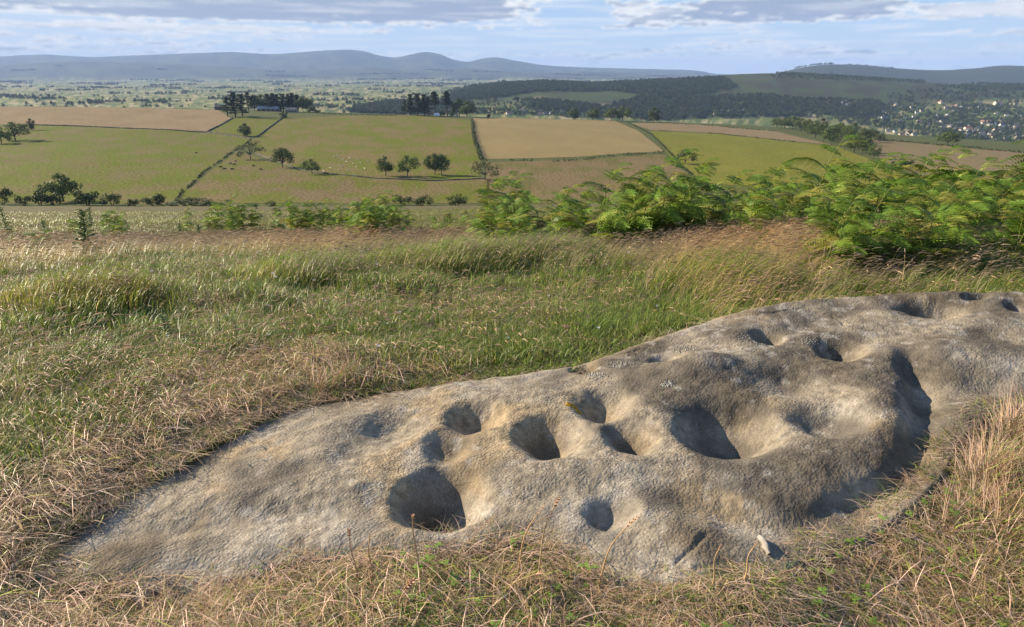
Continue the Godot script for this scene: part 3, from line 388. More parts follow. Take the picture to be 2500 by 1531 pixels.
	[279.296, 503.379, 8.933, 8.099, 7, "left one of two dark bushes at the corner of the yellow field", "", "hawthorn_bush"],
	[281.654, 494.771, 10.54, 9.369, 7, "right one of two dark bushes at the corner of the yellow field", "", "hawthorn_bush"],
	[536.913, 864.003, 18.2, 29.211, 2, "dark round tree at the near edge of the village, on the right", "", "broadleaf_tree"]]
var HEDGES := [
	{points = [Vector2(-60.04, 1070.417), Vector2(-43.276, 790.716), Vector2(-31.897, 647.809), Vector2(-24.294, 557.162)], height = 3.2, half = 1.9, gaps = 0.05, label = "thick green hedge between the green pasture and the tan hay field"},
	{points = [Vector2(-20.908, 554.332), Vector2(3.28, 556.492), Vector2(25.776, 546.288), Vector2(49.623, 561.345), Vector2(87.973, 598.253), Vector2(139.935, 644.351)], height = 2.2, half = 1.0, gaps = 0.36, label = "gappy thorn hedge along the lower edge of the tan hay field"},
	{points = [Vector2(189.359, 1160.133), Vector2(180.288, 1002.117), Vector2(171.227, 859.899), Vector2(142.83, 623.231), Vector2(110.779, 413.912)], height = 1.6, half = 0.9, gaps = 0.2, label = "thin dark hedge between the tan field and the yellow crop"},
	{points = [Vector2(189.877, 955.568), Vector2(218.925, 941.282), Vector2(271.673, 933.567), Vector2(306.395, 875.723), Vector2(336.196, 822.049)], height = 2.0, half = 1.0, gaps = 0.48, label = "broken line of bushes along the top of the yellow crop"},
	{points = [Vector2(259.908, 1150.523), Vector2(313.211, 1149.824), Vector2(352.784, 1105.246), Vector2(392.869, 1055.928)], height = 1.8, half = 1.0, gaps = 0.55, label = "sparse low bushes across the tan strip above the yellow crop"},
	{points = [Vector2(-305.543, 1142.021), Vector2(-256.65, 1140.861), Vector2(-186.916, 1156.859)], height = 2.4, half = 1.3, gaps = 0.12, label = "dark clipped hedge on the skyline between farm and pines"},
	{points = [Vector2(491.101, 961.943), Vector2(512.557, 923.646), Vector2(527.88, 859.175), Vector2(534.381, 778.749), Vector2(547.498, 733.906)], height = 2.6, half = 1.6, gaps = 0.2, label = "dark hedge along the top of the right-hand tan field"},
	{points = [Vector2(-273.269, 733.962), Vector2(-245.207, 619.385), Vector2(-202.363, 455.435), Vector2(-174.418, 362.162), Vector2(-158.409, 321.507)], height = 1.3, half = 0.8, gaps = 0.42, label = "straggling hedge climbing the slope between the left pastures"}]
var WALLS := [
	{points = [Vector2(-603.568, 890.088), Vector2(-531.178, 872.358), Vector2(-470.007, 852.498), Vector2(-410.008, 830.37), Vector2(-351.652, 811.783), Vector2(-276.329, 742.464)], height = 1.2, label = "long field wall below the far left hay field"},
	{points = [Vector2(-401.596, 1019.299), Vector2(-375.185, 911.932), Vector2(-353.744, 816.77)], height = 1.3, label = "short field wall running up to the farm trees"},
	{points = [Vector2(-336.64, 1040.774), Vector2(-304.826, 890.761), Vector2(-277.757, 765.002)], height = 1.3, label = "field wall running from the small tree down to the round tree"},
	{points = [Vector2(-221.165, 599.773), Vector2(-170.436, 515.723), Vector2(-141.241, 469.577), Vector2(-113.427, 444.558), Vector2(-89.631, 430.999)], height = 0.8, label = "low bank wall under the left row of trees"},
	{points = [Vector2(-89.631, 430.999), Vector2(-62.815, 422.46), Vector2(-47.394, 419.237), Vector2(-16.533, 427.83)], height = 0.7, label = "low bank wall under the three trees in mid pasture"}]
var FARM := [   # x, f, width, length, eaves, ridge, turn, walls, roof, label, name, openings
	[-412.334, 1209.78, 14, 38, 4.2, 7.5, 0.05, Color(0.2, 0.18, 0.15), Color(0.4, 0.42, 0.45), "long low barn with pale sheet roof before the dark trees", "barn", 5],
	[-362.557, 1169.615, 9, 18, 4.5, 7.5, 0.1, Color(0.22, 0.2, 0.17), Color(0.15, 0.14, 0.14), "grey stone farmhouse right of the long barn", "farmhouse", 4],
	[-496.052, 1214.21, 12, 18, 5, 8.5, 0.1, Color(0.1, 0.08, 0.07), Color(0.09, 0.08, 0.08), "dark barn left of the farm trees on the skyline", "barn", 0],
	[-127.888, 1204.486, 6, 8, 2.2, 4.5, 0.4, Color(0.75, 0.75, 0.76), Color(0.78, 0.78, 0.8), "white tent among the pines on the crest", "white_tent", 0]]
const COWS := [   # x, f, turn, brown, label
	[-260.225, 575.222, 2.8, 0, "lone dark cow in the middle of the left pasture"],
	[-235.917, 578.488, -0.5, 0, "dark cow on the wall line below the spreading tree"],
	[-219.288, 559.669, -0.1, 0, "black cow just left of the spreading tree's foot"],
	[-207.143, 521.185, 2.7, 1, "uppermost cow of the herd below the spreading tree"],
	[-205.16, 505.936, -0.5, 0, "second cow from the top of the herd"],
	[-201.074, 478.192, -0.1, 0, "leftmost cow of the herd"],
	[-192.524, 463.849, 3.6, 1, "cow at the lower left of the herd"],
	[-187.809, 464.415, 0.4, 0, "lowest cow in the middle of the herd"],
	[-199.434, 498.054, 0.3, 0, "cow in the centre of the herd"],
	[-182.222, 489.361, 2.8, 0, "left cow of the pair at the right of the herd"],
	[-169.358, 466.611, 0.0, 1, "rightmost cow of the herd"],
	[-194.447, 429.72, -0.3, 0, "dark cow low beside the straggling hedge"]]
const SHEEP := [   # x, f, turn, label
	[-146.872, 573.905, -2.0, "tiny white sheep in the pasture left of the three trees"],
	[-147.799, 588.803, -2.4, "tiny white sheep in the pasture left of the three trees"],
	[-134.473, 554.146, -1.7, "tiny white sheep in the pasture left of the three trees"],
	[-127.023, 531.77, 2.6, "tiny white sheep in the pasture left of the three trees"],
	[-132.771, 568.244, 2.0, "tiny white sheep in the pasture left of the three trees"],
	[-118.327, 516.57, 1.8, "tiny white sheep in the pasture left of the three trees"],
	[-110.663, 492.514, 1.8, "tiny white sheep in the pasture left of the three trees"],
	[-114.308, 523.501, -1.8, "tiny white sheep in the pasture left of the three trees"],
	[-102.586, 481.56, -1.1, "tiny white sheep in the pasture left of the three trees"],
	[-110.587, 464.339, 0.8, "tiny white sheep in the pasture left of the three trees"],
	[-118.136, 471.686, 1.4, "tiny white sheep in the pasture left of the three trees"],
	[-127.334, 484.833, 2.1, "tiny white sheep in the pasture left of the three trees"],
	[-126.185, 463.025, 2.3, "tiny white sheep in the pasture left of the three trees"],
	[-123.006, 555.426, -2.5, "tiny white sheep in the pasture left of the three trees"],
	[-112.082, 540.079, 0.6, "tiny white sheep in the pasture left of the three trees"],
	[-121.987, 497.32, 1.0, "tiny white sheep in the pasture left of the three trees"]]
const HOUSES := [   # x, f, turn, size, kind, label, group
	[1775, 2604, 1.5, 1.13, 4, "small house in the densest part of the village, lower right", "village, lower right"],
	[1520, 2297, -0.2, 0.87, 3, "small house in the densest part of the village, lower right", "village, lower right"],
	[1707, 2460, -0.3, 1.08, 0, "small house in the densest part of the village, lower right", "village, lower right"],
	[1549, 2433, 0.5, 1.03, 5, "small house in the densest part of the village, lower right", "village, lower right"],
	[1599, 2464, -0.3, 0.90, 2, "small house in the densest part of the village, lower right", "village, lower right"],
	[1602, 2367, 1.7, 0.91, 0, "small house in the densest part of the village, lower right", "village, lower right"],
	[1797, 2550, 0.1, 0.84, 1, "small house in the densest part of the village, lower right", "village, lower right"],
	[1764, 2655, 2.0, 1.04, 2, "small house in the densest part of the village, lower right", "village, lower right"],
	[1590, 2529, 0.5, 0.94, 4, "small house in the densest part of the village, lower right", "village, lower right"],
	[1865, 2664, 0.1, 0.90, 2, "small house in the densest part of the village, lower right", "village, lower right"],
	[1638, 2597, 0.3, 0.90, 0, "small house in the densest part of the village, lower right", "village, lower right"],
	[1744, 2586, 2.0, 0.82, 5, "small house in the densest part of the village, lower right", "village, lower right"],
	[1498, 2312, 1.2, 0.97, 1, "small house in the densest part of the village, lower right", "village, lower right"],
	[1827, 2543, 0.5, 0.87, 1, "small house in the densest part of the village, lower right", "village, lower right"],
	[1551, 2456, -0.3, 1.09, 3, "small house in the densest part of the village, lower right", "village, lower right"],
	[1576, 2401, 0.3, 0.89, 2, "small house in the densest part of the village, lower right", "village, lower right"],
	[1580, 2249, 0.2, 0.83, 1, "small house in the densest part of the village, lower right", "village, lower right"],
	[1741, 2381, 2.0, 0.90, 3, "small house in the densest part of the village, lower right", "village, lower right"],
	[1678, 2338, 0.3, 1.03, 5, "small house in the densest part of the village, lower right", "village, lower right"],
	[1800, 2516, -0.1, 1.10, 2, "small house in the densest part of the village, lower right", "village, lower right"],
	[1709, 2323, -0.5, 0.84, 2, "small house in the densest part of the village, lower right", "village, lower right"],
	[1513, 2336, 0.1, 1.12, 1, "small house in the densest part of the village, lower right", "village, lower right"],
	[1849, 2589, -0.3, 0.89, 3, "small house in the densest part of the village, lower right", "village, lower right"],
	[1622, 2254, 0.4, 1.11, 1, "small house in the densest part of the village, lower right", "village, lower right"],
	[1521, 2352, 0.3, 1.07, 4, "small house in the densest part of the village, lower right", "village, lower right"],
	[1791, 2659, 1.8, 1.00, 2, "small house in the densest part of the village, lower right", "village, lower right"],
	[1820, 2628, -0.1, 0.98, 0, "small house in the densest part of the village, lower right", "village, lower right"],
	[1652, 2504, -0.4, 0.96, 1, "small house in the densest part of the village, lower right", "village, lower right"],
	[1806, 2531, -0.3, 1.14, 0, "small house in the densest part of the village, lower right", "village, lower right"],
	[1788, 2500, 0.5, 1.05, 3, "small house in the densest part of the village, lower right", "village, lower right"],
	[1638, 2527, 0.3, 1.08, 1, "small house in the densest part of the village, lower right", "village, lower right"],
	[1740, 2610, 0.2, 1.10, 2, "small house in the densest part of the village, lower right", "village, lower right"],
	[1567, 2293, 1.6, 0.89, 2, "small house in the densest part of the village, lower right", "village, lower right"],
	[1514, 2261, 0.5, 1.04, 4, "small house in the densest part of the village, lower right", "village, lower right"],
	[1747, 2397, 0.4, 1.00, 4, "small house in the densest part of the village, lower right", "village, lower right"],
	[1686, 2356, 1.5, 1.07, 2, "small house in the densest part of the village, lower right", "village, lower right"],
	[1852, 2517, -0.1, 1.04, 4, "small house in the densest part of the village, lower right", "village, lower right"],
	[1567, 2347, -0.4, 1.13, 1, "small house in the densest part of the village, lower right", "village, lower right"],
	[1672, 2407, 1.8, 0.93, 0, "small house in the densest part of the village, lower right", "village, lower right"],
	[1624, 2376, 0.4, 1.14, 0, "small house in the densest part of the village, lower right", "village, lower right"],
	[1569, 2426, 2.0, 1.08, 5, "small house in the densest part of the village, lower right", "village, lower right"],
	[1678, 2302, 1.4, 0.91, 5, "small house in the densest part of the village, lower right", "village, lower right"],
	[1679, 2447, 0.3, 1.14, 2, "small house in the densest part of the village, lower right", "village, lower right"],
	[1625, 2467, 1.1, 0.99, 5, "small house in the densest part of the village, lower right", "village, lower right"],
	[1542, 2227, -0.1, 0.81, 4, "small house in the densest part of the village, lower right", "village, lower right"],
	[1606, 2169, 0.1, 0.83, 2, "small house in the densest part of the village, lower right", "village, lower right"],
	[1595, 2338, -0.0, 0.82, 1, "small house in the densest part of the village, lower right", "village, lower right"],
	[1658, 2618, -0.5, 1.00, 4, "small house in the densest part of the village, lower right", "village, lower right"],
	[1396, 2697, 1.2, 0.81, 2, "small pale house among trees in the middle of the village", "village, middle"],
	[1621, 2670, 0.1, 0.86, 1, "small pale house among trees in the middle of the village", "village, middle"],
	[1595, 2625, 0.1, 1.05, 4, "small pale house among trees in the middle of the village", "village, middle"],
	[1436, 2819, 0.0, 0.86, 2, "small pale house among trees in the middle of the village", "village, middle"],
	[1500, 2707, -0.2, 0.86, 0, "small pale house among trees in the middle of the village", "village, middle"],
	[1608, 2991, 1.9, 1.14, 1, "small pale house among trees in the middle of the village", "village, middle"],
	[1425, 2910, 1.7, 0.88, 0, "small pale house among trees in the middle of the village", "village, middle"],
	[1430, 2602, -0.3, 1.15, 5, "small pale house among trees in the middle of the village", "village, middle"],
	[1604, 2646, 0.2, 0.86, 4, "small pale house among trees in the middle of the village", "village, middle"],
	[1663, 2961, 0.1, 0.91, 5, "small pale house among trees in the middle of the village", "village, middle"],
	[1678, 2802, 0.2, 0.87, 4, "small pale house among trees in the middle of the village", "village, middle"],
	[1609, 2829, 0.3, 1.11, 0, "small pale house among trees in the middle of the village", "village, middle"],
	[1511, 2624, 0.1, 1.15, 2, "small pale house among trees in the middle of the village", "village, middle"],
	[1577, 2628, -0.5, 0.92, 4, "small pale house among trees in the middle of the village", "village, middle"],
	[1644, 2746, -0.5, 1.02, 4, "small pale house among trees in the middle of the village", "village, middle"],
	[1567, 2528, 2.0, 1.04, 1, "small pale house among trees in the middle of the village", "village, middle"],
	[1511, 2562, -0.2, 1.01, 0, "small pale house among trees in the middle of the village", "village, middle"],
	[1490, 2874, 0.2, 0.88, 3, "small pale house among trees in the middle of the village", "village, middle"],
	[1527, 2501, -0.2, 0.94, 5, "small pale house among trees in the middle of the village", "village, middle"],
	[1722, 2810, 1.8, 0.90, 0, "small pale house among trees in the middle of the village", "village, middle"],
	[1468, 2929, -0.3, 1.03, 5, "small pale house among trees in the middle of the village", "village, middle"],
	[1619, 2948, -0.2, 1.15, 1, "small pale house among trees in the middle of the village", "village, middle"],
	[1647, 2935, 0.2, 1.15, 5, "small pale house among trees in the middle of the village", "village, middle"],
	[1529, 2597, 0.3, 0.89, 4, "small pale house among trees in the middle of the village", "village, middle"],
	[1476, 2811, 0.5, 0.93, 1, "small pale house among trees in the middle of the village", "village, middle"],
	[1438, 2861, 0.5, 1.04, 0, "small pale house among trees in the middle of the village", "village, middle"],
	[1655, 2878, 0.4, 0.97, 1, "small pale house among trees in the middle of the village", "village, middle"],
	[1550, 2737, -0.2, 0.94, 0, "small pale house among trees in the middle of the village", "village, middle"],
	[1475, 2792, 0.2, 0.87, 2, "small pale house among trees in the middle of the village", "village, middle"],
	[1416, 2692, 0.4, 1.08, 3, "small pale house among trees in the middle of the village", "village, middle"],
	[1411, 2586, 0.4, 0.87, 2, "small pale house among trees in the middle of the village", "village, middle"],
	[1400, 2680, 0.4, 1.14, 4, "small pale house among trees in the middle of the village", "village, middle"],
	[1438, 2802, -0.5, 0.93, 1, "small pale house among trees in the middle of the village", "village, middle"],
	[1430, 2748, -0.2, 0.86, 2, "small pale house among trees in the middle of the village", "village, middle"],
	[2017, 2836, 0.2, 0.92, 4, "scattered house on the slope above the village", "village, upper slope"],
	[1852, 2951, 0.0, 1.10, 1, "scattered house on the slope above the village", "village, upper slope"],
	[1840, 2826, -0.4, 0.87, 1, "scattered house on the slope above the village", "village, upper slope"],
	[1962, 2816, -0.4, 1.07, 4, "scattered house on the slope above the village", "village, upper slope"],
	[1869, 3115, 1.7, 1.11, 2, "scattered house on the slope above the village", "village, upper slope"],
	[1814, 2974, -0.2, 1.14, 1, "scattered house on the slope above the village", "village, upper slope"],
	[1864, 3005, -0.5, 1.10, 2, "scattered house on the slope above the village", "village, upper slope"],
	[2192, 3105, 0.3, 1.09, 1, "scattered house on the slope above the village", "village, upper slope"],
	[1957, 2872, 1.2, 1.11, 2, "scattered house on the slope above the village", "village, upper slope"],
	[1938, 2967, -0.4, 0.92, 1, "scattered house on the slope above the village", "village, upper slope"],
	[1991, 2980, 0.0, 0.82, 3, "scattered house on the slope above the village", "village, upper slope"],
	[2015, 2812, 0.5, 0.98, 5, "scattered house on the slope above the village", "village, upper slope"],
	[1813, 2924, -0.4, 0.82, 0, "scattered house on the slope above the village", "village, upper slope"],
	[1979, 3017, -0.2, 1.07, 4, "scattered house on the slope above the village", "village, upper slope"],
	[1887, 2990, 0.5, 1.14, 5, "scattered house on the slope above the village", "village, upper slope"],
	[1940, 2936, 0.2, 0.86, 1, "scattered house on the slope above the village", "village, upper slope"],
	[1911, 3064, 1.4, 0.97, 2, "scattered house on the slope above the village", "village, upper slope"],
	[1901, 3158, -0.3, 1.02, 1, "scattered house on the slope above the village", "village, upper slope"],
	[2048, 3121, -0.3, 0.94, 1, "scattered house on the slope above the village", "village, upper slope"],
	[1904, 2970, 1.4, 0.86, 3, "scattered house on the slope above the village", "village, upper slope"],
	[98, 2503, 0.1, 0.92, 2, "grey house in the row at the foot of the wooded hill", "houses below the wood"],
	[79, 2630, 1.4, 0.92, 4, "grey house in the row at the foot of the wooded hill", "houses below the wood"],
	[90, 2608, 1.1, 0.84, 3, "grey house in the row at the foot of the wooded hill", "houses below the wood"],
	[102, 2583, 0.4, 0.94, 2, "grey house in the row at the foot of the wooded hill", "houses below the wood"],
	[227, 2624, 2.0, 1.12, 3, "grey house in the row at the foot of the wooded hill", "houses below the wood"],
	[245, 2549, 0.2, 1.05, 1, "grey house in the row at the foot of the wooded hill", "houses below the wood"],
	[137, 2541, 2.0, 0.92, 0, "grey house in the row at the foot of the wooded hill", "houses below the wood"],
	[121, 2505, 0.3, 1.01, 3, "grey house in the row at the foot of the wooded hill", "houses below the wood"],
	[46, 2533, 0.4, 0.99, 5, "grey house in the row at the foot of the wooded hill", "houses below the wood"],
	[-11, 2481, 0.3, 1.06, 2, "grey house in the row at the foot of the wooded hill", "houses below the wood"],
	[38, 2570, -0.3, 1.13, 5, "grey house in the row at the foot of the wooded hill", "houses below the wood"],
	[250, 2617, 1.7, 0.97, 3, "grey house in the row at the foot of the wooded hill", "houses below the wood"],
	[186, 2616, 0.0, 1.08, 0, "grey house in the row at the foot of the wooded hill", "houses below the wood"],
	[182, 2552, -0.2, 0.87, 5, "grey house in the row at the foot of the wooded hill", "houses below the wood"],
	[766, 2674, -0.0, 1.00, 1, "grey terrace house between the wood and the brown strip", "terrace houses"],
	[626, 2658, 1.8, 1.09, 3, "grey terrace house between the wood and the brown strip", "terrace houses"],
	[797, 2749, 1.1, 0.95, 5, "grey terrace house between the wood and the brown strip", "terrace houses"],
	[846, 2756, -0.0, 0.99, 1, "grey terrace house between the wood and the brown strip", "terrace houses"],
	[669, 2668, 1.3, 0.97, 2, "grey terrace house between the wood and the brown strip", "terrace houses"],
	[703, 2724, -0.4, 1.12, 5, "grey terrace house between the wood and the brown strip", "terrace houses"],
	[820, 2770, 1.3, 1.10, 2, "grey terrace house between the wood and the brown strip", "terrace houses"],
	[901, 2783, 1.8, 1.05, 0, "grey terrace house between the wood and the brown strip", "terrace houses"],
	[769, 2733, -0.4, 1.02, 0, "grey terrace house between the wood and the brown strip", "terrace houses"],
	[859, 2697, 0.3, 0.95, 3, "grey terrace house between the wood and the brown strip", "terrace houses"],
	[675, 2753, -0.0, 0.98, 3, "grey terrace house between the wood and the brown strip", "terrace houses"],
	[727, 2706, -0.3, 0.89, 0, "grey terrace house between the wood and the brown strip", "terrace houses"],
	[1332, 2951, -0.2, 1.07, 5, "pale house in the gap of the wood, left of the village", "houses in the wood gap"],
	[1419, 3022, 0.3, 1.14, 5, "pale house in the gap of the wood, left of the village", "houses in the wood gap"],
	[1390, 2964, 1.2, 1.08, 4, "pale house in the gap of the wood, left of the village", "houses in the wood gap"],
	[1408, 2980, -0.4, 0.83, 3, "pale house in the gap of the wood, left of the village", "houses in the wood gap"],
	[1323, 2993, -0.3, 0.84, 2, "pale house in the gap of the wood, left of the village", "houses in the wood gap"],
	[1388, 3004, 2.0, 0.94, 4, "pale house in the gap of the wood, left of the village", "houses in the wood gap"],
	[1317, 2304, 0.1, 1.13, 5, "low house just behind the wood beside the yellow field", "houses behind the wood"],
	[1351, 2382, 1.1, 1.06, 3, "low house just behind the wood beside the yellow field", "houses behind the wood"],
	[1266, 2283, 0.1, 1.06, 2, "low house just behind the wood beside the yellow field", "houses behind the wood"],
	[1289, 2297, 0.3, 0.89, 0, "low house just behind the wood beside the yellow field", "houses behind the wood"],
	[1279, 2315, 0.2, 0.89, 5, "low house just behind the wood beside the yellow field", "houses behind the wood"],
	[1281, 2402, -0.2, 0.94, 1, "low house just behind the wood beside the yellow field", "houses behind the wood"],
	[1186, 2292, -0.0, 0.92, 1, "low house just behind the wood beside the yellow field", "houses behind the wood"],
	[1298, 2390, 0.3, 0.84, 0, "low house just behind the wood beside the yellow field", "houses behind the wood"],
	[1330, 2367, 1.9, 0.95, 3, "low house just behind the wood beside the yellow field", "houses behind the wood"],
	[2123, 3119, 0.1, 1.80, 2, "large building with a bright red roof high on the village slope", ""],
	[1760, 2537, 0.1, 1.70, 0, "large white building in the lower right of the village", ""],
	[1500, 2897, 0.1, 1.20, 0, "bright white house at the left of the village middle", ""],
	[1543, 2888, 0.1, 1.20, 0, "bright white house right of its white neighbour in the village", ""],
	[1595, 2469, 0.1, 1.40, 2, "big pale house with a broad roof in the village", ""],
	[1600, 2402, 0.1, 1.30, 3, "tall grey house at the near side of the village", ""]]
var WOODS := [
	{points = [Vector2(-329, 3377), Vector2(-331, 4003), Vector2(-118, 4156), Vector2(186, 4098), Vector2(457, 4017), Vector2(793, 3989), Vector2(1113, 3847), Vector2(1047, 3341), Vector2(806, 3133), Vector2(569, 3212), Vector2(449, 3419), Vector2(95, 3324), Vector2(-122, 3033)], spacing = 12, height = 17, open = -0.5, name = "hillside_wood", label = "dark wood along the brow of the hill across the valley"},
	{points = [Vector2(-623, 2642), Vector2(-551, 3315), Vector2(-312, 3408), Vector2(-171, 2980), Vector2(-130, 2512), Vector2(-347, 2408), Vector2(-548, 2437)], spacing = 12, height = 17, open = -0.35, name = "valley_wood", label = "dark wood in the valley behind the crest pines"},
	{points = [Vector2(557, 3143), Vector2(795, 3089), Vector2(1071, 3123), Vector2(1278, 3056), Vector2(1586, 3072), Vector2(1423, 2740), Vector2(1162, 2683), Vector2(834, 2626), Vector2(514, 2540), Vector2(336, 2533), Vector2(198, 2641), Vector2(62, 2704), Vector2(68, 2984), Vector2(282, 2891), Vector2(373, 2824), Vector2(478, 2978)], spacing = 12, height = 18, open = -0.42, name = "hillside_wood", label = "bushy wood on the lower slope above the valley floor"},
	{points = [Vector2(1660, 3225), Vector2(2218, 3707), Vector2(4489, 6314), Vector2(5443, 6336), Vector2(2682, 3090), Vector2(2182, 3036), Vector2(1851, 3071), Vector2(1652, 3097)], spacing = 13, height = 17, open = -0.3, name = "hillside_wood", label = "wood on the slope above the village at the right"},
	{points = [Vector2(1125, 2669), Vector2(1576, 3052), Vector2(1903, 3068), Vector2(2682, 3090), Vector2(1882, 2133), Vector2(1486, 2118), Vector2(1372, 2240), Vector2(1286, 2461)], spacing = 17, height = 14, open = -0.25, name = "village_trees", label = "trees and gardens among the village houses"},
	{points = [Vector2(-137, 2637), Vector2(77, 2678), Vector2(370, 2567), Vector2(598, 2590), Vector2(581, 2510), Vector2(213, 2457), Vector2(-127, 2453)], spacing = 15, height = 13, open = -0.3, name = "valley_wood", label = "trees along the foot of the wooded hill"},
	{points = [Vector2(1376, 3854), Vector2(3073, 7237), Vector2(3526, 7153), Vector2(4052, 7071), Vector2(2313, 4028), Vector2(1573, 3694), Vector2(1330, 3662)], spacing = 22, height = 15, open = -0.4, name = "moor_edge_wood", label = "dark plantation below the flat-topped hill"},
	{points = [Vector2(2294, 3914), Vector2(2693, 4115), Vector2(3206, 4172), Vector2(2951, 3834), Vector2(2189, 3658)], spacing = 22, height = 15, open = -0.3, name = "moor_edge_wood", label = "dark plantation on the moor edge at the right"}]
# ---------------------------------------------------------------- helpers
class Shape:
	var v := PackedVector3Array()
	var n := PackedVector3Array()
	var c := PackedColorArray()
	var t := PackedInt32Array()
	func point(p: Vector3, nn: Vector3, col: Color) -> int:
		v.append(p); n.append(nn); c.append(col)
		return v.size() - 1
	func tri(a: int, b: int, d: int) -> void:
		t.append(a); t.append(b); t.append(d)
	func quad(a: Vector3, b: Vector3, d: Vector3, e: Vector3, col: Color) -> void:
		var nn := (d - a).cross(b - a).normalized()
		var k := v.size()
		point(a, nn, col); point(b, nn, col); point(d, nn, col); point(e, nn, col)
		tri(k, k + 1, k + 2); tri(k, k + 2, k + 3)
	func box(lo: Vector3, hi: Vector3, col: Color) -> void:
		var p := []
		for i in 8:
			p.append(Vector3(hi.x if i & 1 else lo.x, hi.y if i & 2 else lo.y, hi.z if i & 4 else lo.z))
		quad(p[4], p[6], p[7], p[5], col); quad(p[1], p[3], p[2], p[0], col)
		quad(p[5], p[7], p[3], p[1], col); quad(p[0], p[2], p[6], p[4], col)
		quad(p[6], p[2], p[3], p[7], col); quad(p[0], p[4], p[5], p[1], col)
	func tube(path: Array, radii: Array, sides: int, col: Color) -> void:
		var base := v.size()
		var count := path.size()
		for i in count:
			var dir: Vector3 = (path[mini(i + 1, count - 1)] - path[maxi(i - 1, 0)]).normalized()
			var side := dir.cross(Vector3(0.31, 0.2, 0.93)).normalized()
			var up := side.cross(dir)
			for k in sides:
				var an := TAU * k / sides
				var o := side * cos(an) + up * sin(an)
				point(path[i] + o * radii[i], o, col)
		for i in count - 1:
			for k in sides:
				var a := base + i * sides + k
				var b := base + i * sides + (k + 1) % sides
				tri(a, b, b + sides); tri(a, b + sides, a + sides)
	func blade(p: Vector3, up: Vector3, lean: Vector3, side: Vector3, h: float, w: float, bend: float, c0: Color, c1: Color, segs := 3) -> void:
		var k := v.size()
		for i in segs + 1:
			var s := float(i) / segs
			var q := p + up * (h * s * (1.0 - 0.45 * bend * s)) + lean * (h * bend * s * s)
			var tang := (up * (1.0 - 0.9 * bend * s) + lean * (2.0 * bend * s)).normalized()
			var nn := tang.cross(side).normalized()
			nn = (nn * signf(nn.y + 0.001) + Vector3(0, 0.8, 0)).normalized()
			var col := c0.lerp(c1, s)
			var hw := w * 0.5 * (1.0 - pow(s, 1.6)) * (0.7 + 0.3 * minf(1.0, s * 4.0))
			if i == segs:
				point(q, nn, col)
			else:
				point(q - side * hw, nn, col); point(q + side * hw, nn, col)
		for i in segs - 1:
			var a := k + 2 * i
			tri(a, a + 2, a + 3); tri(a, a + 3, a + 1)
		var z := k + 2 * (segs - 1)
		tri(z, z + 2, z + 1)
	func mesh() -> ArrayMesh:
		for k in range(0, t.size(), 3):               # turn every face to the side its normals point to
			var a := t[k]
			var b := t[k + 1]
			var d := t[k + 2]
			if (v[d] - v[a]).cross(v[b] - v[a]).dot(n[a] + n[b] + n[d]) < 0.0:
				t[k + 1] = d
				t[k + 2] = b
		var arr := []
		arr.resize(Mesh.ARRAY_MAX)
		arr[Mesh.ARRAY_VERTEX] = v; arr[Mesh.ARRAY_NORMAL] = n; arr[Mesh.ARRAY_COLOR] = c; arr[Mesh.ARRAY_INDEX] = t
		var m := ArrayMesh.new()
		m.add_surface_from_arrays(Mesh.PRIMITIVE_TRIANGLES, arr)
		return m

func numbered(called: String) -> String:
	var k: int = taken.get(called, 0)
	taken[called] = k + 1
	return called if k == 0 else "%s_%03d" % [called, k]

func tag(o: Node3D, label: String, category: String, group := "", kind := "") -> Node3D:
	if label: o.set_meta("label", label)
	if category: o.set_meta("category", category)
	if group: o.set_meta("group", group)
	if kind: o.set_meta("kind", kind)
	return o

func piece(called: String, m: Mesh, mat: Material, parent: Node = null) -> MeshInstance3D:
	var o := MeshInstance3D.new()
	o.name = numbered(called) if parent == null else called
	o.mesh = m
	o.material_override = mat
	if parent == null: add_child(o, true)
	else: parent.add_child(o, true)
	return o

func thing(called: String, where: Vector3, turn := 0.0, size := 1.0) -> Node3D:
	var o := Node3D.new()
	o.name = numbered(called)
	add_child(o, true)
	o.position = where
	o.rotation.y = turn
	o.scale = Vector3.ONE * size
	return o

func copy(src: Node3D, where: Vector3, turn: float, size: Vector3, called := "") -> Node3D:
	var o: Node3D = src.duplicate()
	o.name = numbered(called if called else str(src.get_meta("base")))
	add_child(o, true)
	o.position = where
	o.rotation = Vector3(0, turn, 0)
	o.scale = size
	return o

func scatter(called: String, m: Mesh, mat: Material, where: Array, tints: PackedColorArray, label: String, category: String) -> void:
	var mm := MultiMesh.new()
	mm.transform_format = MultiMesh.TRANSFORM_3D
	mm.use_colors = true
	mm.mesh = m
	mm.instance_count = where.size()
	for i in where.size():
		mm.set_instance_transform(i, where[i])
		mm.set_instance_color(i, tints[i])
	var o := MultiMeshInstance3D.new()
	o.name = numbered(called)
	o.multimesh = mm
	o.material_override = mat
	add_child(o, true)
	tag(o, label, category, "", "stuff")

func rgb(r: float, g: float, b: float) -> Color:      # a linear colour, for vertices
	return Color(r, g, b)

func noise_texture(freq: float, lo: Color, hi: Color, size := 512, octaves := 5, kind := FastNoiseLite.TYPE_SIMPLEX_SMOOTH, seed_ := 1) -> NoiseTexture2D:
	var nt := NoiseTexture2D.new()
	var fn := FastNoiseLite.new()
	fn.noise_type = kind
	fn.frequency = freq
	fn.seed = seed_
	fn.fractal_octaves = octaves
	nt.noise = fn
	nt.width = size
	nt.height = size
	nt.seamless = true
	nt.seamless_blend_skirt = 0.3
	var ramp := Gradient.new()
	ramp.set_color(0, lo)
	ramp.set_color(1, hi)
	nt.color_ramp = ramp
	return nt

